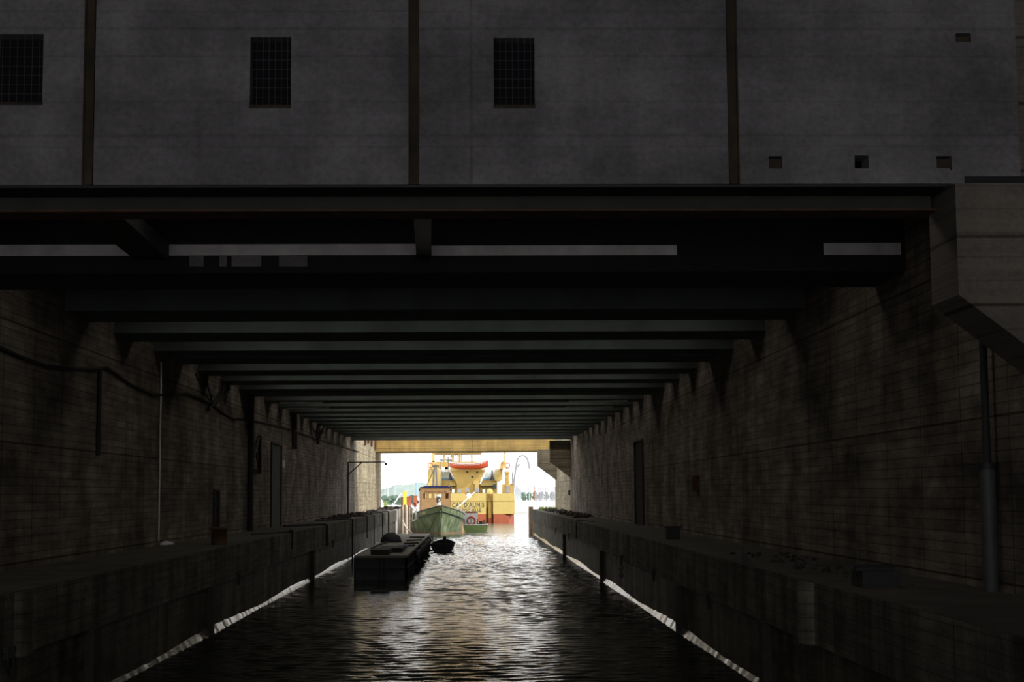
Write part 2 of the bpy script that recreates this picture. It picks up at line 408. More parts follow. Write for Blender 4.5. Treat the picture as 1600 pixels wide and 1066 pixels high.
# steel girder below the facade
g = thing('steel_girder', 'long dark steel I-beam spanning under the foot of the concrete facade', 'girder', (0, FAC + .3, ZB - .5))
zt, zb = ZB - .003, at(739, 330, 27.55).z
xr = at(1452, 320, 28).x
MB().box(BL + .02, xr, FAC + .9, FAC + 1.0, zb + .04, zt).build('web', M['steel'], g)
MB().box(BL + .02, xr, FAC + .55, FAC + 1.35, zb, zb + .035).build('bottom_flange', M['rust'], g, label='rust-edged lower flange')
MB().box(BL + .02, fx(1480, 290), FAC + .02, FAC + 1.35, zt - .04, zt).build('top_flange', M['black'], g)
# diagonal steel braces
for (p, q, dsc) in (((150, 333, 29.0), (238, 400, 37.9), 'left of the girder, cutting across the white band'), ((660, 335, 29), (662, 400, 37.9), 'at the middle break of the white band')):
    a = at(*p); b = at(*q)
    m = MB(); hw = .4 if p[0] < 400 else .17
    m.add([a + Vector((-hw, 0, 0)), a + Vector((hw, 0, 0)), b + Vector((hw, 0, -.1)), b + Vector((-hw, 0, -.1)),
           a + Vector((-hw, 0, .3)), a + Vector((hw, 0, .3)), b + Vector((hw, 0, .3)), b + Vector((-hw, 0, .3))],
          [(0, 1, 2, 3), (7, 6, 5, 4), (0, 4, 5, 1), (1, 5, 6, 2), (2, 6, 7, 3), (3, 7, 4, 0)])
    solid(m, 'steel_brace', M['black'], 'dark steel brace ' + dsc, 'brace')

# corbels on the right wall
def corbel(Y0, Y1, x, ztop, zv, zw, mat, name='corbel'):
    e = .6
    return st(MB().prism([(x, zv), (BR + .3, zw - .2), (BR + .3, ztop), (x, ztop)], 'Y', Y0, Y1), name, mat)
cx = at(1494, 380, FAC).x
c1 = corbel(FAC - .05, FAC + 1.55, cx, at(1494, 287, FAC).z, at(1494, 461, FAC).z, at(1494, 461, FAC).z - (BR - cx) * .79, M['corbel'])
MB().box(at(1507, 280, FAC).x, BR, FAC - .04, FAC + .6, at(1507, 286, FAC).z, at(1507, 276, FAC).z).build('bearing_plate', M['black'], c1)
for i, (Y0, Y1) in enumerate(((171.5, 173.5), (200, 203))):
    a = at((859, 840.5)[i], 700, Y0)
    corbel(Y0, Y1, a.x, 10.9 if i == 0 else 10.75, at(859, 720.5, 171.5).z, at(891, 746, 171.5).z, M['wall_end'])

# far lintel
zl = at(720, 705, 209).z
st(MB().box(BL - 4, BR + 4, 209, 219, zl, 14.5).box(BL - 4, BR + 4, 208.8, 209, zl, zl + .9), 'far_lintel', M['lintel'])

# ------------------------------------------------------------------ water
import numpy as np
def waves():
    x0, x1, y0, y1 = AL - .4, AR + .4, 26.0, 206.0
    nx = 200; ys = [y0]
    while ys[-1] < y1: ys.append(ys[-1] + (.5 if ys[-1] < 41 else max(.075, ys[-1] * .0013)))
    X, Yg = np.meshgrid(np.linspace(x0, x1, nx), np.array(ys))
    r = np.random.RandomState(5); Z = np.zeros_like(X)
    for i in range(90):
        lam = np.exp(r.uniform(math.log(.36), math.log(1.25))); th = r.normal(0, .55) + (PI if i % 2 else 0)
        k = 2 * PI / lam; amp = .0085 * lam ** 1.0 * WAVE / math.sqrt(90) * 3.2
        Z += amp * np.sin(k * (np.sin(th) * X + np.cos(th) * Yg) + r.uniform(0, 6.28))
    env = .8 + .35 * np.sin(X * .31 + Yg * .11 + 1) * np.sin(Yg * .07)
    Z *= env
    Z *= 1 + 1.1 * np.clip((Yg - 95) / 50, 0, 1)
    ny = len(ys); co = np.stack([X, Yg, Z], -1).reshape(-1, 3).astype(np.float32)
    idx = np.arange(nx * ny).reshape(ny, nx)
    q = np.stack([idx[:-1, :-1], idx[:-1, 1:], idx[1:, 1:], idx[1:, :-1]], -1).reshape(-1, 4)
    me = bpy.data.meshes.new('water'); me.vertices.add(len(co)); me.vertices.foreach_set('co', co.ravel())
    me.loops.add(q.size); me.loops.foreach_set('vertex_index', q.ravel().astype(np.int32))
    me.polygons.add(len(q)); me.polygons.foreach_set('loop_start', np.arange(0, q.size, 4, dtype=np.int32))
    me.update(calc_edges=True); me.polygons.foreach_set('use_smooth', [True] * len(q)); me.materials.append(M['water'])
    o = bpy.data.objects.new('water', me); C.objects.link(o); o['kind'] = 'structure'
WAVE = 0.68
waves()
st(MB().box(AL - .4, AR + .4, NEAR, 26.0, -3.2, 0), 'water', M['water'])
st(MB().box(-300, 300, 206, 700, -3.2, 0), 'water', M['choppy'])

# ------------------------------------------------------------------ joints, bulges, piles, slot strips and rings on the ledges
def yl(px): return AL * F / (px - 739) if px < 739 else AR * F / (px - 739)
for px in (44, 1262):
    s = -1 if px < 739 else 1; a = AL if s < 0 else AR; Y = yl(px)
    n = 12; poly = [(a - s * .30 * math.sin(PI * k / n) + s * .02, Y - .42 * math.cos(PI * k / n)) for k in range(n + 1)]
    st(MB().prism(poly if s > 0 else poly[::-1], 'Z', ZF - .02, ZT + .0), 'rounded_rib', M['wet'])
for px, w, label in ((157, .34, 'wide dark strip for a shaded slot in the left quay face, nearest the viewer'), (336, .2, 'dark strip for a shaded slot in the left quay face below the rusty bollard'),
                     (492, .16, 'slim dark fender pile on the left quay face near the pontoon'), (1057, .2, 'dark strip for a shaded slot in the right quay face below the square bollard'),
                     (1189, .3, 'wide dark strip for a shaded slot in the right quay face, nearest the viewer'), (938, .12, 'slim fender pile with a ring, middle of the right quay face'),
                     (880, .10, 'slim fender pile farthest along the right quay face')):
    s = -1 if px < 739 else 1; a = AL if s < 0 else AR; Y = yl(px)
    m = MB().box(a + s * .14, a - s * .10, Y - w, Y + w, -.6, ZF + (.0))
    m.box(a + s * .14, a - s * .13, Y - w - .02, Y + w + .02, .9, 1.0)
    solid(m, 'pile_slot_strip', M['timber'], label, 'pile', 'fender piles and dark slot strips along both quay faces')  # dark strips put where the face has shaded slots; slim ones are piles
for px, label in ((375, 'iron mooring ring on the left quay face under the rusty bollard'), (521, 'small iron mooring ring far along the left quay face'),
                  (25, 'iron mooring ring at the near end of the left quay face'),
                  (869, 'mooring ring farthest along the right quay face'), (890, 'mooring ring second farthest on the right quay face'),
                  (972, 'mooring ring with hanging chain links, right quay face'), (1022, 'iron mooring ring midway on the right quay face'),
                  (1108, 'large iron mooring ring near on the right quay face')):
    s = -1 if px < 739 else 1; a = AL if s < 0 else AR; Y = yl(px); z = ZF + .05; R = .2
    t = thing('mooring_ring', label, 'ring', (a - s * .03, Y, z), 0, 'mooring rings on the quay faces')
    pts = [(a - s * .09, Y + R * math.cos(q), z - .1 + R * math.sin(q) * 1.2) for q in [PI + PI * k / 12 for k in range(13)]]
    pts = [(a - s * .09, Y - R, z + .12)] + pts + [(a - s * .09, Y + R, z + .12)]
    MB().tube(pts, .035, 8).build('ring', M['black'], t)
    for e_ in (-R, R): MB().box(a, a - s * .12, Y + e_ - .05, Y + e_ + .05, z + .1, z + .2).build('bracket', M['black'], t)
    if px in (972,):
        for k in range(3): MB().torus((a - s * .1, Y, z - .42 - .2 * k), .09, .03, 'X' if k % 2 else 'Y', 12, 6).build('chain_link', M['black'], t)
# mooring lines and hoses that cross the ledge and drop down the face
for px, run, zb_, r, label in ((458, 1.5, 2.3, .05, 'black hose ending in a knob at the left quay edge'), (511, 2.2, 1.8, .09, 'thick black hose dropping over the left quay edge'),
        (551, 2.4, -.3, .06, 'black mooring line hanging to the water beside the pontoon corner'), (574, 2.2, 1.2, .05, 'black line over the left quay edge behind the pontoon corner'),
        (585, 2.0, .2, .05, 'black line over the left quay edge beside the dark drum'), (598, 1.8, -.2, .07, 'dark line hanging near the end of the left quay'), (607, 1.6, -.2, .10, 'heavy dark chain last along the left quay'),
        (901, .9, 1.9, .05, 'black pipe bent over the right quay edge')):
    s = -1 if px < 739 else 1; a = AL if s < 0 else AR; Y = yl(px)
    pts = [(a + s * run, Y - 4.5, ZT + r * .9), (a + s * run * .5, Y - 1.5, ZT + r * .9), (a + s * .15, Y, ZT + r), (a - s * (r + .01), Y, ZT + r * .4), (a - s * (r + .02), Y, ZT - .3), (a - s * (r + .02), Y, zb_)]
    m = MB().tube(pts, r, 8)
    if px == 458: m.blob((a, Y, ZT + .08), .14, .14, .12, jit=0)
    solid(m, 'mooring_line', M['cable'], label, 'line', 'lines over the quay edges')

# ------------------------------------------------------------------ things on the ledges
def on_ledge(px, py):             # a point of the ledge top seen at (px, py)
    a = at(px, py, 100); k = (ZT - H) / (a.z - H); return Vector((a.x * k, 100 * k, ZT))
p = on_ledge(342, 852)
t = thing('bollard', 'squat rust-brown bollard on the left ledge, nearest the viewer', 'bollard', p)
hgt = at(342, 824, p.y).z - ZT
MB().lathe([(.32, 0), (.32, hgt * .85), (.36, hgt * .86), (.36, hgt), (.02, hgt)], p, 20).build('post', M['rust'], t)
for q, r, h, lab in (((548, 800), .5, 1.0, 'rounded dark bollard by the lamp arm post'), ((561, 799.5), .7, 1.2, 'large black drum-like bollard beside the lamp arm'), ):
    p = on_ledge(*q); t = thing('bollard', lab + ' on the left ledge', 'bollard', p)
    MB().lathe([(r * .8, 0), (r * .7, h * .5), (r, h * .7), (r * .9, h * .95), (.05, h)], p, 18).build('post', M['black'], t)
p = on_ledge(1051, 843); t = thing('bollard', 'dark square-headed bollard on the right ledge', 'bollard', p)
MB().box(p.x - .3, p.x + .3, p.y - .3, p.y + .3, ZT, ZT + .48).box(p.x - .36, p.x + .36, p.y - .34, p.y + .34, ZT + .48, ZT + .58).build('post', M['black'], t)
p = on_ledge(1367, 918); p.x = min(p.x, BR - .9); t = thing('cable_winch', 'low dark boxy winch on the near right ledge against the wall', 'winch', p)
MB().box(p.x - .38, p.x + .38, p.y - .5, p.y + .5, ZT, ZT + .36).build('base', M['black'], t)
MB().tube([(p.x - .42, p.y, ZT + .36), (p.x + .42, p.y, ZT + .36)], .13, 14).build('drum', M['black'], t)
p = on_ledge(1165, 883); solid(MB().add([(p.x - .12, p.y, ZT), (p.x + .2, p.y - .1, ZT), (p.x + .25, p.y + .4, ZT), (p.x - .1, p.y + .4, ZT), (p.x - .08, p.y + .15, ZT + .5)],
      [(0, 3, 2, 1), (0, 1, 4), (1, 2, 4), (2, 3, 4), (3, 0, 4)]), 'cleat', M['black'], 'small pointed dark iron cleat standing on the right ledge edge', 'cleat')
# rubble heaps: loose grit along the ledges nobody could count
for side in (-1, 1):
    m = MB(); rnd = random.Random(side + 9)
    for i in range(160):
        near = i < 60 and side > 0
        Y = rnd.uniform(34, 52) if near else rnd.uniform(130, 195)
        a, b = (AR + .8, BR - .3) if side > 0 else (BL + .3, AL - .8)
        X = rnd.uniform(a, b); r = rnd.uniform(.03, .09) if near else rnd.uniform(.08, .22)
        m.blob((X, Y, ZT + r * .2), r * 1.3, r * 1.3, r, 7, 4, .3, i)
    solid(m, 'rubble', M['rubble'], 'loose stones and grit lying along the %s ledge' % ('right' if side > 0 else 'left'), 'rubble', kind='stuff')
# crumpled scrap on left ledge
p = on_ledge(243, 853)
solid(MB().blob(p + Vector((.45, 0, .07)), .25, .3, .1, 9, 5, .5, 4), 'plastic_scrap', M['whitepaint'], 'crumpled pale scrap of plastic at the foot of the left wall', 'scrap')

# ------------------------------------------------------------------ fixtures on the walls
def on_wall(px, py, side=-1, off=0.0):
    w = (BL + off) if side < 0 else (BR - off)
    a = at(px, py, 100); k = w / a.x; return Vector((w, 100 * k, H + (a.z - H) * k))
cab = [(-60, 515), (0, 542), (30, 557), (73, 573), (118, 577), (148, 577), (166, 574), (185, 587), (203, 600), (239, 616), (262, 618), (290, 614), (310, 622), (332, 632),
       (348, 645), (363, 654), (388, 655), (413, 661), (440, 667), (470, 677), (492, 685), (520, 693), (544, 701), (560, 706)]
solid(MB().tube([on_wall(a, b, -1, .08) for a, b in cab], .055, 8), 'cable_run', M['cable'], 'black cable drooping in swags along the whole left wall', 'cable')
p0 = on_wall(250, 575, -1, .04)
def vpipe(px, y0, y1, r, mat, label, side=-1, name='wall_pipe', cat='pipe', off=None):
    a = on_wall(px, (y0 + y1) / 2, side, (off or r) + .01)
    z0 = max(at(px, y1, a.y).z, ZT + .01); z1 = min(at(px, y0, a.y).z, 16)
    return solid(MB().tube([(a.x, a.y, z0), (a.x, a.y, z1)], r, 12), name, mat, label, cat, 'pipes on the walls')
vpipe(250, 566, 846, .035, M['palepipe'], 'thin pale vertical conduit on the left wall')
vpipe(155, 577, 712, .07, M['cable'], 'dark pipe stub hanging below the cable swag, near left wall')
vpipe(392, 607, 832, .16, M['cable'], 'thick dark vertical pipe full height of the left wall beside the folded frame')
vpipe(459, 645, 702, .12, M['cable'], 'short dark pipe at the top of the left wall beyond the niche')
vpipe(463, 642, 702, .06, M['cable'], 'thin pipe paired with the short pipe at the top of the left wall')
vpipe(1081, 690, 762, .15, M['cable'], 'dark pipe beside the box on the right wall')
vpipe(1383, 440, 640, .05, M['cable'], 'thin dark conduit following the crack of the right wall')
t = thing('standpipe', 'tall pipe with a wider grey lower sleeve on the near right wall', 'pipe', on_wall(1545, 912, 1, .3))
a = on_wall(1545, 800, 1, .2); zj = at(1545, 730, a.y).z
MB().tube([(a.x, a.y, zj), (a.x, a.y, 12.3)], .08, 12).build('upper_pipe', M['cable'], t)
MB().tube([(a.x, a.y, ZT + .01), (a.x, a.y, zj)], .16, 16).build('sleeve', M['pipe'], t)
MB().tube([(a.x, a.y, zj - .05), (a.x, a.y, zj + .08)], .2, 16).build('collar', M['black'], t)
# niches (door openings): flat panels, the recess shade is only colour
def niche(nm, px0, px1, py0, side, mat, d=.06):
    a = on_wall(px0, py0, side); b = on_wall(px1, py0, side); z = at((px0 + px1) / 2, py0, (a.y + b.y) / 2).z
    y0, y1 = sorted((a.y, b.y)); w = BL if side < 0 else BR; s = 1 if side < 0 else -1
    o = st(MB().box(w - s * .02, w + s * .02, y0, y1, ZT, z), nm, mat)
    MB().box(w, w + s * .12, y0 - .12, y0, ZT, z).box(w, w + s * .12, y1, y1 + .12, ZT, z).box(w, w + s * .12, y0 - .12, y1 + .12, z, z + .1).build('door_frame', M['steel'], o)
    return o
niche('door_1', 423, 438, 695, -1, M['beam'])
niche('door_2', 333, 340, 768, -1, M['dark'])
niche('door_3', 993, 1005, 690, 1, M['dark'])
# box by the right wall pipe
p = on_wall(1085, 755, 1, .2); solid(MB().box(p.x - .1, p.x + .2, p.y - .35, p.y + .35, p.z - .35, p.z + .35).box(p.x - .13, p.x - .1, p.y - .3, p.y + .3, p.z - .3, p.z + .3), 'junction_box', M['rust'], 'small brown junction box beside the pipe on the right wall', 'box')
p = on_wall(889, 770, 1, .1); solid(MB().box(p.x - .06, p.x + .1, p.y - .6, p.y + .6, p.z - .28, p.z + .28).box(p.x - .09, p.x - .06, p.y - .5, p.y + .5, p.z - .2, p.z + .2), 'junction_box', M['black'], 'little black box on the pale far end of the right wall', 'box')
p = on_wall(442, 725, -1, .08); solid(MB().box(p.x - .08, p.x + .08, p.y - .2, p.y + .2, p.z - .25, p.z + .25).box(p.x + .08, p.x + .1, p.y - .15, p.y + .15, p.z - .2, p.z + .2), 'notice_plate', M['white'], 'tiny white plate on the left wall next to the tall niche', 'sign')
# cable bundles coming down from the beams
for pts, lab, r in (([[(350, 590), (350, 606), (346, 618), (334, 630), (326, 640)], [(356, 590), (357, 608), (350, 618), (336, 631)], [(345, 592), (344, 608), (338, 622), (332, 632)], [(322, 585), (325, 605), (329, 618), (332, 632)], [(306, 585), (316, 608), (325, 622), (332, 632)]],
                     'nearer bundle of thick cables dropping from the ceiling onto the left wall', .09),
                    ([[(503, 655), (498, 668), (495, 675), (497, 690)], [(507, 655), (507, 670), (500, 680), (497, 692)], [(488, 668), (492, 675), (496, 682), (496, 690)]], 'farther bundle of cables looping at the top of the left wall', .13)):
    m = MB()
    for i, q in enumerate(pts): m.tube([on_wall(a, b, -1, .14 + .05 * i) for a, b in q], r * (1 if i < 2 else .45), 8)
    solid(m, 'cable_bundle', M['cable'], lab, 'cables')
# folded triangular frame on left wall
t = thing('folding_bracket', 'folded dark metal bracket with slanted struts on the left wall', 'bracket', on_wall(404, 738, -1, .3))
o_ = .45
MB().tube([on_wall(406, 681, -1, .14), on_wall(406, 740, -1, .14)], .11, 8).build('post', M['cable'], t)
MB().tube([on_wall(405, 684, -1, .1), on_wall(397, 714, -1, o_)], .06, 8).build('strut', M['pipe'], t)
MB().tube([on_wall(400, 708, -1, o_), on_wall(405, 738, -1, .1)], .05, 8).build('strut', M['cable'], t)
MB().tube([on_wall(389, 732, -1, .1), on_wall(406, 736, -1, .1)], .06, 8).build('foot_bar', M['cable'], t)
# lamp arm
Yg = 138.0
pb = on_ledge(544, 806); Yg = pb.y
t = thing('lamp_arm', 'thin gallows arm with a small lamp reaching out from the left wall', 'lamp', (at(544, 800, Yg).x, Yg, ZT))
top = at(544, 722.5, Yg); tip = at(601, 722, Yg)
MB().tube([(top.x, Yg, ZT), (top.x, Yg, top.z)], .07, 8).build('post', M['steel'], t)
MB().tube([top, tip], .055, 8).build('arm', M['steel'], t)
MB().tube([at(544, 742, Yg), at(565, 723, Yg)], .055, 8).build('brace', M['steel'], t)
MB().tube([tip, tip + Vector((.1, 0, -.12))], .04, 6).box(tip.x - .02, tip.x + .24, Yg - .15, Yg + .15, tip.z - .32, tip.z - .1).build('lamp_head', M['grey'], t)
# pale tube strips under the ceiling
for (a, b, py, lab) in ((437, 505, 628, 'upper left'), (437, 514, 634.5, 'lower left'), (889, 980, 627.5, 'upper right'), (883, 958, 634, 'lower right')):
    Y = 5.8 * F / (772 - py); Y = next((q + d_ * .5 for q, d_ in beams if q - 3.7 <= Y <= q + d_), Y); py = 772 - 5.8 * F / Y
    p = at(a, py, Y); q = at(b, py, Y)
    t = thing('light_strip', 'slim pale strip fixed across under the ceiling, %s of the two pairs' % lab, 'light strip', ((p.x + q.x) / 2, Y, p.z), 0, 'pale strips under the ceiling')
    MB().box(p.x, q.x, Y - .05, Y + .05, ZC - .1, ZC - .02).build('tube', M['palepipe'], t)
    MB().box(p.x, q.x, Y - .08, Y + .08, ZC - .02, ZC).build('batten', M['white'], t)
# dark hangers over the far left wall
for px, py in ((571, 696), (576, 693), (581, 698), (587, 704)):
    a = on_wall(px, 690, -1, .15)
    solid(MB().box(a.x - .13, a.x + .1, a.y - .3, a.y + .3, at(px, py, a.y).z, 13.4), 'wall_hanger', M['rust'], 'rusty hanger strap high on the pale far end of the left wall', 'strap', 'hanger straps on the far left wall')

# ------------------------------------------------------------------ pontoon, tyres, dinghy
Yp0, Yp1 = 98.0, 152.0
px0, px1 = at(553, 868, Yp0).x, at(636, 868, Yp0).x; zp = at(600, 868.5, Yp0).z
t = thing('pontoon', 'long low grey work pontoon moored along the left side of the channel', 'pontoon', ((px0 + px1) / 2, Yp0, 0))
MB().box(px0 + .12, px1 - .12, Yp0 + .12, Yp1 - .1, -.5, zp - .12).build('float_body', M['pontoon'], t)
MB().box(px0, px1, Yp0, Yp1, zp - .14, zp).build('deck', M['deck'], t)
m = MB()
for x in (px0, (px0 + px1) / 2 - .12, (px0 + px1) / 2 + .16, px1 - .12): m.box(x, x + .12, Yp0, Yp0 + .12, -.4, zp - .14)
m.box(px0, px1, Yp0 + .04, Yp0 + .12, .62, .7); m.build('front_frame', M['black'], t)
m = MB(); y = Yp0
while y < Yp1: m.box(px1 - .12, px1, y, y + .12, -.4, zp - .14); y += 2.2
m.box(px1 - .1, px1 - .03, Yp0, Yp1, .62, .7); m.build('side_frame', M['black'], t)
k = 0
for y, r in ((112, .55), (116, .5), (121, .6), (126, .58), (131, .62), (135, .6), (138.6, .6), (150.5, .5)):
    k += 1
    solid(MB().torus((px1 + r * .29, y, .75), r * .72, r * .3, 'X'), 'tyre', M['rubber'], 'black tyre hung as a fender on the open-water side of the pontoon', 'tyre', 'tyre fenders along the pontoon')
def on_deck(px, py):
    a = at(px, py, 100); k_ = (zp - H) / (a.z - H); return Vector((a.x * k_, 100 * k_, zp))
p = on_deck(592, 848); p.x = max(p.x, px0 + .9)
solid(MB().blob(p, .85, .9, .75, 16, 8, .06, 2, False), 'fender_buoy', M['rubber'], 'big dark dome-shaped buoy lying on the pontoon near the quay', 'buoy')
for i, (q, sx, sy, sz, mt, lab) in enumerate((((613, 862), .75, 2.2, .30, 'steel', 'flat dark crate in the middle of the pontoon'), ((596, 866), .55, 2.0, .34, 'steel', 'low dark chest on the near left of the pontoon'),
        ((629, 857), .3, .8, .22, 'navy', 'small bluish case on the pontoon beside the flat crate'), ((612, 842), .4, 1.0, .28, 'rust', 'brown box far back on the pontoon next to the dome buoy'))):
    p = on_deck(*q); p.x = min(max(p.x, px0 + sx + .05), px1 - sx - .05)
    t = thing('crate', lab, 'box', p)
    MB().box(p.x - sx, p.x + sx, p.y - sy, p.y + sy, zp, zp + sz * .8).build('body', M[mt], t)
    MB().box(p.x - sx - .03, p.x + sx + .03, p.y - sy - .03, p.y + sy + .03, zp + sz * .8, zp + sz).build('lid', M[mt], t)
for i, (q0, q1) in enumerate((((580, 858), (606, 848)), ((632, 851), (655, 850)), ((636, 846), (660, 845)), ((628, 855), (648, 854)), ((640, 841), (664, 841)))):
    a = on_deck(*q0); b = on_deck(*q1); a.x = max(a.x, px0 + .1); b.x = min(b.x, px1 - .1)
    solid(MB().tube([a + Vector((0, 0, .07)), (a + b) / 2 + Vector((0, .2, .07)), b + Vector((0, 0, .07))], .07, 6), 'spar', M['timber'],
          ('pale-edged long spar leaning on the left of the pontoon deck', 'dark spar by the tyres on the pontoon, second from the viewer', 'dark spar by the tyres on the pontoon, third from the viewer', 'dark spar by the tyres on the pontoon, closest to the viewer', 'dark spar by the tyres on the pontoon, farthest back')[i], 'spar')
# dinghy
def loft(secs, closed_ends=True):
    """secs: list of equal-length point lists from keel side to side"""
    m = MB(); n = len(secs[0]); v = [p for s_ in secs for p in s_]; f = []
    for i in range(len(secs) - 1):
        for k in range(n - 1): f.append((i * n + k, (i + 1) * n + k, (i + 1) * n + k + 1, i * n + k + 1))
    m.add(v, f, True)
    if closed_ends: m.add(secs[0], [list(range(n))]); m.add(secs[-1], [list(range(n))[::-1]])
    return m
dY = 143.0; c = at(690.5, 861, dY); px1_ = px1
c.x = max(c.x, px1 + 1.22)
t = thing('dinghy', 'small black open dinghy afloat beside the end of the pontoon', 'dinghy', (c.x, dY, 0), math.radians(-3))
secs = []
for i in range(9):
    s_ = i / 8; y = 4.0 * s_; hb = 1.1 * (1 - max(0, s_ - .35) ** 2 * 2.3) ; hb = max(hb, .05); zt_ = .72 + .35 * s_ ** 2
    secs.append([(-hb, y, zt_), (-hb * .82, y, .2), (-hb * .55, y, -.15), (0, y, -.25), (hb * .55, y, -.15), (hb * .82, y, .2), (hb, y, zt_)])
secs[0] = [(x * .92, 0, z) for x, _, z in secs[0]]
loft(secs).build('hull', M['dinghy'], t, local=True)
gun = [(x[0], x[1], x[2]) for x in [s_[0] for s_ in secs]] + [s_[-1] for s_ in secs][::-1]
MB().tube(gun, .05, 6, True).build('gunwale', M['dinghy'], t, local=True)
MB().box(-.95, .95, 1.2, 1.5, .45, .5).build('thwart', M['timber'], t, local=True)
MB().box(-.9, .9, 2.4, 2.7, .5, .55).build('thwart', M['timber'], t, local=True)
o = MB().box(.1, .42, -.28, .12, .55, 1.15).box(.2, .32, -.2, -.05, -.3, .6).lathe([(.12, 0), (.16, .1), (.12, .3), (.03, .34)], (.26, -.08, 1.1), 12)
o.build('outboard_motor', M['black'], t, local=True)
a = at(676, 838, 146); solid(MB().tube([(px1 - .1, 147, zp), (px1 + .3, 145.5, 1.1), (c.x - .9, dY + .2, .78)], .03, 6), 'painter_rope', M['rope'], 'short pale rope tying the black dinghy to the pontoon', 'rope')

# ------------------------------------------------------------------ green buoy tender, bow on
bY = 206.0; c = at(689, 834, bY)
GB = thing('workboat', 'green-hulled workboat with tan wheelhouse and navy roof, bow towards the viewer', 'boat', (c.x, bY, 0), math.radians(4.0))
def xf(px, py, dy=0):             # photo point to the boat's own frame at dy metres behind the bow
    g = at(px, py, bY + dy); v_ = g - Vector((c.x, bY, 0)); return Matrix.Rotation(-math.radians(4.0), 3, 'Z') @ v_
secs = []; rail = []
L = 20.0
def sheer(s_): return 3.72 - 2.6 * s_ * .5 if s_ < .35 else 3.72 - .455 - .5 * (s_ - .35)
for i in range(19):
    s_ = (i / 18) ** 1.4; y = L * s_
    hb = 3.35 * (1 - (1 - min(1, s_ / .38)) ** 2.1) ** .9 + .16
    wl = 3.2 * (1 - (1 - min(1, s_ / .42)) ** 1.9) + .04
    if s_ > .8: hb *= 1 - (s_ - .8) * .8; wl *= 1 - (s_ - .8) * 1.2
    z = 3.72 - 1.45 * min(1, s_ / .4) ** .75 + (.3 * (s_ - .5) if s_ > .5 else 0)
    yo = 0
    secs.append([(-hb, y - .0, z), (-hb * .97, y + .05, z - .75), (-(hb * .45 + wl * .5), y + .35, z * .38), (-wl, y + .8, 0.12), (-wl * .7, y + .9, -.5), (0, y + .9, -1.2),
                 (wl * .7, y + .9, -.5), (wl, y + .8, 0.12), (hb * .45 + wl * .5, y + .35, z * .38), (hb * .97, y + .05, z - .75), (hb, y, z)])
    rail.append((hb, y, z))
loft(secs).build('hull', M['hull'], GB, local=True)
MB().tube([(x, y, z - .75) for x, y, z in rail] , .06, 6).tube([(-x, y, z - .75) for x, y, z in rail], .06, 6).build('rubbing_strake', M['olive'], GB, local=True)
MB().tube([(x, y, z) for x, y, z in rail], .07, 6).tube([(-x, y, z) for x, y, z in rail], .07, 6).build('cap_rail', M['olive'], GB, local=True)
m = MB(); n = len(rail)
dk = [(x - .1, y, z - .8) for x, y, z in rail] + [(-x + .1, y, z - .8) for x, y, z in rail[::-1]]
m.add(dk, [list(range(len(dk)))]); m.build('deck', M['grey'], GB, local=True)
m = MB()
for sec_a, sec_b in zip(secs[:-1], secs[1:]):
    for k in (3, 7):
        a = Vector(sec_a[k]); b = Vector(sec_b[k]); sgn = -1 if k == 3 else 1
        m.add([a + Vector((sgn * .03, -.03, -.15)), b + Vector((sgn * .03, -.03, -.15)), b + Vector((sgn * .03, -.03, .22)), a + Vector((sgn * .03, -.03, .22))], [(0, 1, 2, 3)])
m.build('boot_stripe', M['pile'], GB, local=True)
m = MB().box(-.16, .16, -.12, .35, 3.3, 3.75)
m.build('stem_fairlead', M['rust'], GB, local=True)
# wheelhouse
wy = 8.0
A = xf(657, 763, wy); B = xf(704, 800, wy)
wz0, wz1, wx0, wx1 = 2.3, A.z, A.x, B.x
hx = []
for p_, q_ in ((661.5, 666), (669.5, 675), (678, 683), (686, 691), (696, 701)):
    hx.append((xf(p_, 775, wy).x, xf(q_, 775, wy).x))
z0_, z1_ = xf(660, 779.5, wy).z, xf(660, 771, wy).z
m = MB(); xs_ = [wx0] + [v_ for h_ in hx for v_ in h_] + [wx1]
for i in range(len(xs_) - 1):
    if i % 2 == 0: m.box(xs_[i], xs_[i + 1], wy, wy + .12, z0_, z1_)
m.box(wx0, wx1, wy, wy + .12, wz0, z0_).box(wx0, wx1, wy, wy + .12, z1_, wz1)
m.box(wx0, wx0 + .12, wy, wy + 4.5, wz0, wz1).box(wx1 - .12, wx1, wy, wy + 4.5, wz0, wz1)
m.box(wx0, wx0 + .8, wy + 4.4, wy + 4.5, wz0, wz1).box(wx1 - .8, wx1, wy + 4.4, wy + 4.5, wz0, wz1).box(wx0, wx1, wy + 4.4, wy + 4.5, wz0, z0_).box(wx0, wx1, wy + 4.4, wy + 4.5, z1_, wz1)
WH = m.build('wheelhouse', M['tan'], GB, local=True)
for h_ in hx:
    a = MB().box(h_[0], h_[1], wy + .05, wy + .08, z0_, z1_).build('window', M['glass'], GB, local=True)
    f = MB(); e_ = .05
    for bx in ((h_[0], h_[0] + e_, z0_, z1_), (h_[1] - e_, h_[1], z0_, z1_), (h_[0], h_[1], z0_, z0_ + e_), (h_[0], h_[1], z1_ - e_, z1_)): f.box(bx[0], bx[1], wy - .02, wy + .1, bx[2], bx[3])
    f.build('window_frame', M['brown'], a, local=True)
A = xf(663, 760, wy); B = xf(700, 764.3, wy)
MB().box(wx0 - .1, wx1 + .1, wy - .3, wy + 4.8, wz1, wz1 + .1).build('roof', M['white'], GB, local=True)
MB().box(A.x, B.x, wy - .35, wy + 4, wz1 + .02, A.z + .05).box(A.x - .5, B.x + .4, wy - .33, wy + 4, wz1 + .02, wz1 + .18).build('roof_tarpaulin', M['navy'], GB, local=True)
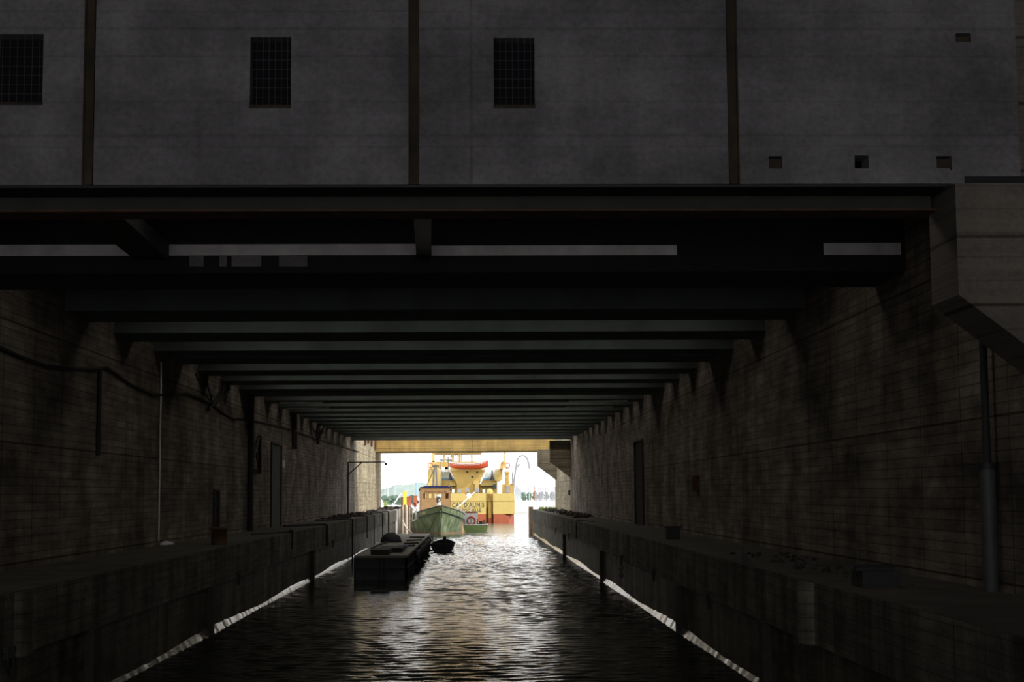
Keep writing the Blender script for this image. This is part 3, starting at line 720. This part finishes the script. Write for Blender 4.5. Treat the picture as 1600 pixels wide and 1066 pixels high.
text_mesh('wheelhouse_lettering', 'PHARES & BALISES', .30, M['brown'], ((wx0 + wx1) / 2, wy - .02, xf(680, 769.8, wy).z), GB, xs=1.12, back=M['tan'])
for sx, lab in ((wx0 - .15, 'l'), (wx1 + .1, 'r')):
    MB().box(sx - .1, sx + .1, wy + .1, wy + .3, wz1 - .35, wz1 - .1).build('navigation_light', M['ink'], GB, local=True)
# mast pair and rigging
for p_ in (676.5, 682.5):
    a = xf(p_, 762, 9.5); b = xf(679.3 if p_ < 680 else 681.5, 726, 9.5)
    MB().tube([a, b], [.16, .09], 10).build('mast_leg', M['white'], GB, local=True)
a = xf(675, 729, 9.5); b = xf(686, 729, 9.5); MB().tube([a, b], .14, 10).build('radar', M['white'], GB, local=True)
MB().tube([xf(667, 758, 9.5), xf(678, 735, 9.5)], .06, 6).build('stay', M['galv'], GB, local=True)
MB().tube([xf(689, 762, 9.8), xf(689, 722, 9.8)], .05, 6).tube([xf(702, 766, 9.8), xf(700, 712, 9.8)], .05, 6).build('antenna', M['white'], GB, local=True)
# bow gear
p_ = xf(685.5, 790, 2.5)
MB().lathe([(.32, 0), (.26, .5), (.2, 1.0), (.2, 1.3), (.36, 1.35), (.38, 1.6), (.2, 1.72), (.03, 1.75)], (p_.x, p_.y, p_.z - .3), 16).build('windlass_post', M['white'], GB, local=True)
MB().torus((p_.x + .02, p_.y - .32, p_.z + .75), .2, .05, 'Y', 14, 6).tube([(p_.x - .22, p_.y - .35, p_.z + 1.0), (p_.x - .22, p_.y - .35, p_.z + .35)], .08).build('windlass_chain', M['ink'], GB, local=True)
p_ = xf(693, 815, 2.2)
an = MB().tube([(p_.x, p_.y - .55, p_.z + .5), (p_.x + .05, p_.y - .45, p_.z - .3)], .09).tube([(p_.x - .3, p_.y - .45, p_.z - .05), (p_.x - .2, p_.y - .45, p_.z - .35), (p_.x + .05, p_.y - .5, p_.z - .45), (p_.x + .3, p_.y - .4, p_.z - .3), (p_.x + .35, p_.y - .4, p_.z)], .09)
an.build('anchor', M['ink'], GB, local=True)
MB().tube([(-.25, -.1, 3.0), (-.8, .0, 1.9), (-1.35, .8, .8), (-1.75, 1.6, .1)], .035, 6).build('bow_line', M['ink'], GB, local=True)
MB().torus((-2.2, 1.55, 2.75), .13, .05, 'Y', 12, 6).build('hawse_ring', M['yellow'], GB, local=True)
for sgn in (-1, 1):
    m = MB()
    pts = [(sgn * (rail[i][0] - .05), rail[i][1], rail[i][2] + .75) for i in range(8, 18)]
    m.tube(pts, .035, 6)
    for q in pts: m.tube([(q[0], q[1], q[2] - .75), q], .03, 6)
    m.build('side_rail', M['white'], GB, local=True)

# small launch
sY = 219; c2 = at(743, 831, sY)
SB = thing('launch', 'small green launch with white cabin and red trim beside the workboat bow', 'boat', (c2.x, sY, 0), 0)
secs = []
for i in range(8):
    s_ = i / 7; hb = 1.68 * (1 - .75 * s_ ** 3); y = 6 * s_; z = .95 + .2 * s_
    secs.append([(-hb, y, z), (-hb * .93, y, .2), (-hb * .7, y, -.2), (0, y, -.4), (hb * .7, y, -.2), (hb * .93, y, .2), (hb, y, z)])
loft(secs).build('hull', M['greenboat'], SB, local=True)
MB().tube([(-1.68, 0, .97), (1.68, 0, .97)], .07).tube([s_[0] for s_ in secs], .06).tube([s_[-1] for s_ in secs], .06).build('cap_rail', M['white'], SB, local=True)
MB().box(-1.6, 1.6, .05, 5, .8, .86).build('deck', M['grey'], SB, local=True)
x0, x1, zc0, zc1 = -1.6, .32, .86, at(736, 801, sY).z
m = MB()
for x in (x0, (x0 + x1) / 2 - .04, x1 - .1): m.box(x, x + .1, .6, .7, zc0, zc1).box(x, x + .1, 2.6, 2.7, zc0, zc1)
m.box(x0, x1, .6, .7, zc0, 1.75).box(x0, x1, .6, .7, zc1 - .12, zc1).box(x0, x1, 2.6, 2.7, zc1 - .12, zc1).box(x0, x0 + .08, .6, 2.7, zc0, 1.7).box(x1 - .08, x1, .6, 2.7, zc0, 1.7)
m.build('cabin', M['white'], SB, local=True)
MB().box(x0 - .08, x1 + .08, .5, 2.8, zc1, zc1 + .08).build('cabin_roof', M['white'], SB, local=True)
MB().box(x0 + .25, x1 - .2, .46, .5, zc1 - .05, zc1 + .12).build('roof_stripe', M['orange'], SB, local=True)
MB().box(x0 + .1, x1 - .1, .62, .66, 1.75, zc1 - .12).build('window_blind', M['white'], SB, local=True)  # white panel in place of glass; window brightness put into the colour
MB().torus(((x0 + x1) / 2 + .05, .5, 1.5), .52, .11, 'Y').build('lifebuoy', M['orange'], SB, local=True)
MB().tube([((x0 + x1) / 2, .8, zc1), ((x0 + x1) / 2, .8, zc1 + 1.1)], .035).build('mast', M['white'], SB, local=True)
MB().box(.45, .95, .3, .6, .9, 1.45).build('engine_box', M['ink'], SB, local=True)
MB().box(1.0, 1.3, .3, .5, .9, 1.6).box(1.38, 1.6, .2, .4, .9, 1.7).build('gear_locker', M['brown'], SB, local=True)

# ------------------------------------------------------------------ yellow dredger, stern on
SY = 280.0
c3 = at(733, 818, SY)
SH = thing('dredger', 'large yellow work ship moored stern on beyond the tunnel, orange lifeboat across it', 'ship', (c3.x, SY, 0), 0)
def P(mb, name, mat, parent=SH, **kw): return mb.build(name, M[mat], parent, **kw)
def SP(px, py, Y=SY): q = at(px, py, Y); return (q.x, q.z)
xsL, xsl0, xsl1, xsR = at(662, 800, SY).x, at(759.5, 800, SY).x, at(770.5, 800, SY).x, at(804, 800, SY).x
zk, zbw, zr = at(740, 783, SY).z, at(740, 771, SY).z, at(740, 803.5, SY).z
m = MB().box(xsL, xsl0, SY, SY + 4, zr, zk).box(xsl1, xsR, SY, SY + 4, zr, zk).box(xsL, xsR, SY + 4, SY + 70, zr, zk)
P(m, 'hull', 'cream')
m = MB()
xv0, xv1, xvm = at(726, 771, SY).x, at(741, 771, SY).x, at(732.5, 780, SY).x
m.prism([(xsL, zk), (xvm, zk), (xvm, zk + .15), (xv0, zbw), (xsL, zbw)], 'Y', SY - .05, SY + .25)
m.prism([(xvm, zk), (xsl0, zk), (xsl0, zbw), (xv1, zbw), (xvm, zk + .15)], 'Y', SY - .05, SY + .25)
m.box(xsl1, xsR, SY - .05, SY + .25, zk, zbw - .05).box(xsR - .25, xsR, SY, SY + 40, zk, zbw - .05).box(xsL, xsL + .25, SY, SY + 40, zk, zbw - .05)
P(m, 'bulwark', 'cream')
m = MB().box(xsL, xsl0, SY - .02, SY + 4, -1, zr)
# chamfered starboard quarter of the underwater body
xc = at(795, 810, SY).x
m.add([(xsl1, SY + 0, zr), (at(785, 804, SY).x, SY, zr), (xc, SY, zr - .45), (xc, SY, -1), (xsl1, SY, -1), (xsR, SY + 3, zr), (xsR, SY + 3, -1)], [(0, 1, 2, 3, 4), (2, 5, 6, 3), (1, 5, 2)])
m.box(xsL, xsR, SY + 4, SY + 70, -1, zr).box(xsl1, xsl1 + .05, SY, SY + 4, -1, zr)
P(m, 'underwater_body', 'red')
P(MB().box(xsl0, xsl1, SY + 3, SY + 4, -1, zbw), 'stern_slot', 'yellowdk')
g = at(765.5, 800, SY)
P(MB().tube([(g.x, SY + 1, -.5), (g.x, SY + 1, at(765, 783, SY).z)], .38, 16), 'spud_leg', 'yellow')
P(MB().tube([(g.x, SY + .95, -.6), (g.x, SY + .95, 1.0)], .42, 16), 'spud_leg_foot', 'red')
P(MB().box(g.x - .62, g.x + .62, SY + .3, SY + 2, at(765, 782.5, SY).z, at(765, 780, SY).z).box(g.x - .62, g.x - .4, SY + .4, SY + 2, at(765, 782, SY).z, at(765, 771.5, SY).z).box(g.x + .4, g.x + .62, SY + .4, SY + 2, at(765, 782, SY).z, at(765, 771.5, SY).z), 'spud_gate', 'yellowdk')
zz = at(765, 771.8, SY).z
P(MB().lathe([(.6, 0), (.58, .4), (.45, .72), (.2, .88), (.02, .9)], (g.x, SY + 1, zz), 18), 'spud_cap', 'cream')
# knuckle line and lettering
P(MB().box(xsL, xsl0, SY - .07, SY, zk - .05, zk + .02).box(xsl1, xsR, SY - .07, SY, zk - .05, zk + .02), 'knuckle', 'yellow')
q = at(731.5, 792.3, SY); text_mesh('ship_name', "CAP D'AUNIS", 1.08, M['ink'], (q.x, SY - .06, q.z), SH, local=False, xs=.80, back=M['cream'])
q = at(732, 799.8, SY); text_mesh('home_port', 'LA ROCHELLE', .72, M['ink'], (q.x, SY - .06, q.z), SH, local=False, xs=.9, back=M['cream'])
# main deck
P(MB().box(xsL + .3, xsR - .3, SY + 4.2, SY + 60, zk - .1, zk), 'deck', 'brown')
# centre house with flared sides carrying the boat
Yh = 289
m = MB().pprism([(714, 775), (748, 775), (748, 757), (757, 735.5), (704, 735.5), (714, 757)], Yh, 8)
P(m, 'boat_house', 'yellow')
P(MB().pbox(703, 758, 733.6, 735.8, Yh - .3, 8.5), 'boat_deck_edge', 'cream')
P(MB().pprism([(748.6, 757), (751, 757), (761, 735.5), (758.4, 735.5)], Yh + .2, .3), 'white_brace', 'white')
P(MB().pprism([(711.5, 752), (714, 752), (704, 735.5), (702, 735.5)], Yh + .2, .3), 'white_brace', 'white')
for p_, q_ in ((730, 737.5), (745.5, 738)): P(MB().pbox(p_ - 1.4, p_ + 1.4, q_ - 1, q_ + 1.5, Yh - .2, .2), 'floodlight', 'ink')
a = at(738, 745.5, Yh); P(MB().tube([(a.x, Yh - .1, a.z), (a.x, Yh + .2, a.z)], .19, 14), 'porthole', 'ink')
# lifeboat
secs = []
a0, a1 = at(702.5, 728, Yh - 1).x, at(763, 725, Yh - 1).x; zl0 = at(730, 733.8, Yh - 1).z
for i in range(15):
    s_ = i / 14; x = a0 + (a1 - a0) * s_; w_ = 1.25 * (1 - abs(2 * s_ - 1) ** 3.0) + .05; zt_ = zl0 + 1.05 + .45 * (2 * s_ - 1) ** 2 * (1.4 if s_ > .5 else .5)
    rise = .0 + .55 * abs(2 * s_ - 1) ** 4; xs2 = x
    secs.append([(x, Yh - 1 - w_, zt_), (x, Yh - 1 - w_ * .92, zl0 + .45 + rise * .5), (x, Yh - 1 - w_ * .5, zl0 + .1 + rise), (x, Yh - 1, zl0 + rise), (x, Yh - 1 + w_ * .5, zl0 + .1 + rise), (x, Yh - 1 + w_ * .92, zl0 + .45 + rise * .5), (x, Yh - 1 + w_, zt_)])
LB = thing('lifeboat', 'open orange lifeboat with a white grab line, athwart the yellow ship', 'lifeboat', ((a0 + a1) / 2, Yh - 1, zl0))
loft(secs).build('hull', M['orange'], LB)
MB().tube([s_[0] for s_ in secs], .09).build('gunwale', M['white'], LB)
m = MB()
for i in range(1, 13): 
    a = Vector(secs[i][0]); b = Vector(secs[i + 1][0]); m.tube([a + Vector((0, -.06, -.15)), (a + b) / 2 + Vector((0, -.06, -.36)), b + Vector((0, -.06, -.15))], .035, 5)
m.build('grab_line', M['white'], LB)
MB().add([s_[0] for s_ in secs] + [s_[-1] for s_ in secs][::-1], [list(range(30))]).build('cover', M['orange'], LB)
# side houses with pale blue screens
for (u0, u1, tag_) in ((690, 712, 'port'), (752.5, 778, 'starboard')):
    P(MB().pbox(u0, u1, 737, 747.5, Yh + 4, .2), 'deck_screen', 'paleblue')
    P(MB().pbox(u0, u1, 747.5, 751, Yh + 3.9, .3), 'screen_stripe', 'blue')
P(MB().pbox(748.5, 777, 751, 776, Yh + 2, 5), 'side_house', 'yellow')
P(MB().pbox(751, 775, 753, 759.6, Yh + 1.6, .5), 'side_panel', 'cream')
P(MB().pbox(690, 714, 751, 776, Yh + 2, 5), 'side_house', 'yellow')
P(MB().pbox(702, 712, 753, 759.6, Yh + 1.6, .5), 'side_panel', 'cream')
P(MB().pbox(751, 776, 759.6, 760.6, Yh + 1.5, .5).pbox(703, 712, 759.6, 760.6, Yh + 1.5, .5), 'panel_shadow_gap', 'ink')
for u in (703.3, 769):
    a = at(u, 750.5, Yh + 1); b = at(u, 735, Yh + 1); h_ = b.z - a.z
    P(MB().lathe([(.42, 0), (.4, .12), (.2, .75), (.13, .95), (.13, h_), (.02, h_)], (a.x, Yh + 1, a.z), 14), 'vent_stack', 'ink')
P(MB().pbox(770, 776, 757, 764, Yh + 1, .4), 'hose_reel', 'olive')
# winches and gear on the after deck
for p_, q_, r_, s_, mt in ((715.5, 721, 764, 770.5, 'grey'), (728, 733, 762, 769, 'grey'), (742, 748, 763.5, 769.5, 'grey'), (754, 758, 765, 770, 'paleblue'), (706, 710, 765, 770, 'paleblue')):
    P(MB().pbox(p_, q_, r_, s_, SY + 4, 1.2).pbox(p_ + 1, q_ - 1, s_, 783, SY + 4.3, .8), 'winch', mt)
P(MB().pbox(740, 748, 752, 757, Yh - .5, .5).pbox(742, 747, 757, 764, Yh - .5, .5), 'davit_cabinet', 'cream')
a = at(732, 775, SY + .8); P(MB().blob((a.x, SY + 1.2, a.z - .2), .55, .5, .65, 10, 6, .2, 3), 'canvas_bundle', 'white')
P(MB().pbox(723, 740, 771, 781, SY + 2.5, .2), 'dark_backboard', 'brown')
# bridge
Yb = 302
zb0 = at(700, 725, Yb).z
m = MB().pbox(675, 752.5, 704.5, 709.8, Yb, 5).pbox(675, 752.5, 721.8, 735, Yb, 5)
for u0, u1 in ((675, 678.5), (692, 695), (704.5, 709.5), (716.5, 720), (736, 738.5), (750.5, 752.5)): m.pbox(u0, u1, 709.8, 721.8, Yb, .3).pbox(u0, u1, 709.8, 721.8, Yb + 4.7, .3)
P(m, 'bridge', 'yellow')
P(MB().pbox(670, 757, 690, 704.5, Yb - .6, 6.5), 'bridge_roof', 'yellow')
P(MB().pbox(678.5, 750.5, 709.8, 721.8, Yb + .1, .06), 'bridge_windows', 'glass')
P(MB().pbox(721, 722.5, 711, 720.5, Yb + .5, .1).pbox(710.5, 716, 710.5, 711.5, Yb - .05, .1).pbox(710.5, 711.5, 711, 721.5, Yb - .05, .1).pbox(715, 716, 711, 721.5, Yb - .05, .1), 'door_trim', 'brown')
for u, w_ in ((690, 714), (699, 712), (703, 714)):
    a = at(u, 718, Yb - 2); P(MB().blob((a.x, Yb - 2, a.z), .5, .4, .35, 10, 6, .1, int(u)).tube([(a.x, Yb - 2, a.z - 3.5), (a.x, Yb - 2, a.z)], .1), 'searchlight', 'galv')
P(MB().pbox(690, 703, 730, 735.5, Yh + 3, 1), 'white_locker', 'white')
# side towers
m = MB().pprism([(773, 733), (785, 733), (785, 750), (780, 753), (773, 751)], Yh + 1, 3)
P(m, 'starboard_tower', 'cream')
P(MB().pbox(785, 802.8, 757, 775, Yh - 5, 5).pbox(789, 795.2, 739, 757.5, Yh - 4, 1.2).pbox(788.2, 795.8, 737, 739.5, Yh - 4.2, 1.6), 'starboard_locker', 'yellow')
P(MB().pbox(789.8, 796.5, 760, 771, Yh - 5.1, .1), 'grey_door', 'grey')
P(MB().pbox(790.5, 794, 757.3, 758.4, Yh - 4.4, .3).pbox(798.5, 803, 755.8, 757, Yh - 5.1, 2), 'dark_flange', 'brown')
a = at(801, 755.5, Yh - 4); b = at(801, 737, Yh - 4)
P(MB().tube([(a.x, Yh - 4, a.z), (a.x, Yh - 4, b.z - .4), (a.x, Yh - 4, b.z)], [.14, .14, .07]), 'exhaust_pipe', 'grey')
P(MB().pprism([(781, 733), (791, 733), (789.5, 722), (786, 720), (782.5, 724)], Yh, 1.2).pbox(787.8, 789.8, 690, 721, Yh, .25), 'starboard_mast', 'yellow')
P(MB().pbox(780.5, 786.5, 732.7, 734, Yh - .1, 1.3).pbox(784, 785.5, 722.5, 725.5, Yh - .1, .2), 'mast_foot', 'brown')
P(MB().pbox(786, 797, 731, 737, Yh - 1, 1), 'white_cowl', 'white')
P(MB().pprism([(668.5, 733), (690, 733), (690, 776), (668.5, 776)], Yh + 1, 3).pprism([(670, 733), (684, 733), (681, 722), (676, 720), (672, 724)], Yh, 1.2).pbox(675.5, 679, 690, 722, Yh, .3), 'port_tower', 'cream')
P(MB().pbox(695, 700, 722, 735, Yh + 3, .6).pbox(683, 686, 722, 735, Yh + 2.8, .6), 'port_davit', 'yellow')
for u, lab in ((672.5, 'port'), (793, 'starboard')):
    a = at(u, 727.5, Yh - 1.2); P(MB().torus((a.x, Yh - 1.3, a.z), .42, .09, 'Y'), 'lifebuoy', 'orange')
# deck rails across
m = MB()
for u0, u1, v_ in ((668, 703, 734), (758, 780, 734.5)):
    m.tube([at(u0, v_, Yh + .5), at(u1, v_, Yh + .5)], .04, 5)
    for k in range(8): u = u0 + (u1 - u0) * k / 7; m.tube([at(u, v_, Yh + .5), at(u, v_ + 6, Yh + .5)], .03, 5)
P(m, 'hand_rail', 'white')
# mooring gangway pole from workboat towards the ship
a = at(713.5, 795, 216); b = at(741, 769.5, SY + .1)
solid(MB().tube([a, b], .09, 8), 'mooring_hawser', M['rope'], 'thick pale hawser running from the green workboat up to the ship stern', 'rope')

# ------------------------------------------------------------------ quay end posts, quay, background
for i, (u0, u1, v0, v1, Y, mt) in enumerate(((626, 629.5, 792, 834, 205.6, 'pile'), (630.5, 634, 790, 834, 206.6, 'pile'), (634.5, 637, 792, 834, 207.6, 'quay'), (637, 640.5, 791, 833, 208.6, 'pile'), (641, 644, 794, 833, 209.6, 'pile'))):
    a = at((u0 + u1) / 2, v1, Y); r_ = (at(u1, v1, Y).x - at(u0, v1, Y).x) / 2
    z1 = at(u0, v0, Y).z
    solid(MB().lathe([(r_, -1), (r_, z1), (r_ * .9, z1 + .08), (.02, z1 + .1)], (a.x, Y, 0), 14), 'timber_pile', M[mt], 'pale grey middle pile at the end of the left quay' if mt == 'quay' else 'brown timber pile in the row at the end of the left quay', 'pile', None if mt == 'quay' else 'brown piles at the end of the left quay')
a = at(829.5, 790, 206.5)
solid(MB().lathe([(.3, -1), (.3, 3.4), (.25, 3.5), (.02, 3.5)], (a.x, 206.6, 0), 14), 'timber_pile', M['pile'], 'single weathered pile off the end of the right quay', 'pile')
st(MB().box(-60, AL - .3, 205, 228, -3, ZT).box(-60, -8.6, 228, 330, -3, ZT), 'quay_left', M['quay'])
st(MB().box(-200, 200, 445, 470, -3, ZT), 'far_quay', M['quay'])
st(MB().box(-200, 200, 470, 900, -3, ZT - .05), 'far_ground', M['quay'])
# grass by the right wall end
m = MB(); rnd = random.Random(2)
for i in range(260):
    x = rnd.uniform(AR + .8, BR - .1); y = rnd.uniform(197, 204.5); h_ = rnd.uniform(.15, .45); d_ = rnd.uniform(-.1, .1)
    m.add([(x - .04, y, ZT), (x + .04, y, ZT), (x + d_, y + d_, ZT + h_)], [(0, 1, 2)])
solid(m, 'grass', M['weed'], 'tufts of yellow-green grass on the far end of the right ledge', 'grass', kind='stuff')
# far fence, right
Yf = 452
t = thing('railing', 'tall vertical-bar fence on the far quay at the right', 'fence', (at(850, 783, Yf).x, Yf, ZT))
zt_ = at(850, 761, Yf).z
m = MB(); n_ = 20
for k in range(n_ + 1):
    u = at(835 + 32 * k / n_, 770, Yf).x; m.box(u - .09, u + .09, Yf, Yf + .1, ZT, zt_)
m.build('bars', M['grey'], t)
MB().box(at(834.5, 770, Yf).x, at(870, 770, Yf).x, Yf - .03, Yf + .12, zt_ - .4, zt_ - .2).box(at(834.5, 770, Yf).x, at(870, 770, Yf).x, Yf - .03, Yf + .12, ZT + .3, ZT + .5).build('rails', M['galv'], t)
u = at(834.5, 770, Yf).x; MB().box(u - .18, u + .18, Yf - .1, Yf + .25, ZT, zt_ + .3).build('post', M['brown'], t)
t = thing('gantry_frame', 'pale grey open frame between the ship and the far fence', 'frame', (at(818, 783, Yf).x, Yf, ZT))
for v_ in (763, 766, 769): a = at(810, v_, Yf); b = at(827, v_, Yf); MB().tube([a, b], .12, 6).build('rail', M['galv'], t)
for u in (810, 827): a = at(u, 763, Yf); MB().tube([(a.x, Yf, ZT), a], .14, 6).build('post', M['galv'], t)
t = thing('blue_crane_base', 'blue-grey machine standing on the far quay right of the ship', 'machine', (at(810, 783, Yf - 2).x, Yf - 2, ZT))
MB().pbox(804.5, 814.5, 766, 783, Yf - 3, 2).build('body', M['galv'], t)
MB().pprism([(805, 766), (806, 759), (808, 758), (810, 764), (814, 765), (814, 767)], Yf - 2.5, 1.5).build('cab', M['galv'], t)
for k, u in enumerate((818, 827, 836, 845, 854, 863)):
    a = at(u, 783, Yf + 12); rnd = random.Random(k); m = MB()
    for j in range(5): m.blob((a.x + rnd.uniform(-.25, .25), Yf + 12, ZT + .55 + j * .35), rnd.uniform(.55, .72), .9, rnd.uniform(.5, .7), 9, 6, .25, k * 9 + j)
    solid(m, 'bush', M['hedge'], 'dark green bush behind the fence on the far quay', 'bush', 'bushes behind the far fence')
# curved grey lamp davit
t = thing('gooseneck_pipe', 'tall grey hooked pipe arching against the sky right of the ship', 'pipe', (at(801.5, 784, 283).x, 283, zk))
gp = [(801.5, 783.5), (803, 755), (804.5, 742), (807, 725), (809, 717), (812, 713), (816, 711.8), (820, 712.5), (824, 717), (826, 724), (827.5, 732)]
MB().tube([at(u, v_, 283) for u, v_ in gp], .16, 8).build('pipe', M['grey'], t)
MB().tube([at(807.5, 730, 283), at(812, 725, 283)], .2, 8).tube([at(812, 725, 283), at(818, 717, 283)], .05, 6).build('strut', M['galv'], t)
# left background: hills, masts, quay clutter
m = MB(); n_ = 60; v = []; f = []
for i in range(n_ + 1):
    u = 560 + 200 * i / n_; yt = 765 - 10 * math.exp(-((u - 655) / 26) ** 2) - 5 * math.exp(-((u - 620) / 12) ** 2) - random.uniform(0, 1.2)
    a = at(u, yt, 980); b = at(u, 772, 980); c_ = at(u, 772, 1100); v += [(b.x, 960, 0), (a.x, 980, a.z), (c_.x, 1100, a.z * .8), (c_.x, 1140, 0)]
for i in range(n_):
    for k in range(3): f.append((4 * i + k, 4 * i + 4 + k, 4 * i + 5 + k, 4 * i + 1 + k))
m.add(v, f, True); st(m, 'hills', M['hill'])
for u, top_, Y, mt, lab in ((606, 727, 420, 'galv', 'pale sailing mast nearest the left wall, far off'), (617.5, 755, 400, 'galv', 'short pale post left of the hills'), (601.5, 735, 430, 'galv', 'faint mast right against the left wall edge'), (650, 753, 330, 'blue', 'light blue flag pole in front of the hills')):
    a = at(u, 783, Y); b = at(u, top_, Y); a.z = ZT - .05
    solid(MB().tube([a, (a.x, Y, b.z)], [.14, .08], 8), 'mast', M[mt], lab, 'mast')
st(MB().box(-200, -12.5, 330, 445, -3, ZT), 'quay_left', M['quay'])
def qobj(u0, u1, v0, v1, Y, mt, name, lab, cat, dep=.8, top=None):
    a = at(u0, v0, Y); b = at(u1, v0, Y)
    t = thing(name, lab, cat, ((a.x + b.x) / 2, Y, ZT))
    MB().box(a.x, b.x, Y, Y + dep, ZT, a.z).build('body', M[mt], t)
    e = (b.x - a.x) * .12
    MB().box(a.x - e, b.x + e, Y - .05, Y + dep + .05, a.z - .12, a.z).build('lid', M[top or mt], t)
qobj(630, 635, 768.5, 784, 236, 'yellowpost', 'pump_cabinet', 'bright yellow upright cabinet on the left quay', 'cabinet', .7)
qobj(636, 642, 776, 784, 242, 'red', 'drum', 'dull red drum just right of the yellow cabinet', 'drum', .8)
qobj(646.5, 651, 774.5, 784, 256, 'red', 'drum', 'dull red drum by the workboat wheelhouse', 'drum', .7)
qobj(626.5, 629.5, 777, 784, 240, 'rust', 'drum', 'small brown drum left of the yellow cabinet', 'drum', .6)
qobj(599.5, 604, 783.5, 786, 230, 'greenboat', 'net_heap', 'bright green bundle at the foot of the left wall end', 'bundle', .9)
a_ = at(612, 784, 245); a_.z = ZT + .08; m = MB().tube([a_, at(627, 771, 245)], .1, 6)
solid(m, 'boom', M['white'], 'slanting white and pink boom left of the yellow cabinet', 'boom')
m = MB(); rnd = random.Random(12)
for i in range(60):
    x = rnd.uniform(-12.3, AL - .6); y = rnd.uniform(206, 235); r_ = rnd.uniform(.1, .28); m.blob((x, y, ZT + r_ * .3), r_ * 1.5, r_, r_, 7, 4, .3, i)
solid(m, 'rubble', M['rubble'], 'dark stones scattered on the open quay beyond the left ledge', 'rubble', kind='stuff')
for k, (u, Y) in enumerate(((603, 300), (608, 310), (613, 305), (619, 315), (624, 300), (629, 318), (640, 312), (646, 305))):
    a = at(u, 780, Y); rnd = random.Random(k + 30); m = MB()
    for j in range(4): m.blob((a.x + rnd.uniform(-.5, .5), Y, ZT + .3 + j * .35), rnd.uniform(.4, .8), .6, rnd.uniform(.3, .5), 8, 5, .3, k * 7 + j)
    solid(m, 'shrub', M['hedge'], 'grey-green shrub on the far side of the left quay', 'shrub', 'shrubs on the far left quay')
# white gangway and mooring rope at the workboat
t = thing('gangway', 'short white gangway with red side panel between quay and workboat', 'gangway', (at(650, 800, 214).x, 214, 3))
MB().tube([at(642, 786, 214), at(655, 800, 211)], .09, 6).tube([at(640, 790, 214), at(653, 803, 211)], .06, 6).build('rail', M['white'], t)
MB().pprism([(646, 785), (650, 787), (650, 795), (647, 793)], 213.5, .1).build('panel', M['orange'], t)
MB().tube([at(640, 805, 212), at(652, 798, 209)], .06, 6).tube([at(640, 817, 212), at(652, 811, 209)], .06, 6).tube([at(645, 803, 211), at(645, 814, 211)], .05, 6).tube([at(650, 800, 209.5), at(650, 811, 209.5)], .05, 6).build('foot_rail', M['white'], t)
gp = [(629.5, 814), (632, 820), (635.5, 826), (639, 830), (643, 832)]
pts = [at(u, v_, 205 - 50 * (k / 4) ** 1.0) for k, (u, v_) in enumerate(gp)]
pts = [at(629.5, 814, 205.2), at(632, 820.5, 196), at(635.5, 826, 184), at(640, 830, 168), (at(645, 832.5, 152).x, 151.6, zp + .02)]
solid(MB().tube(pts, .07, 6), 'mooring_rope', M['rope'], 'white rope slung from the end piles down to the pontoon', 'rope')
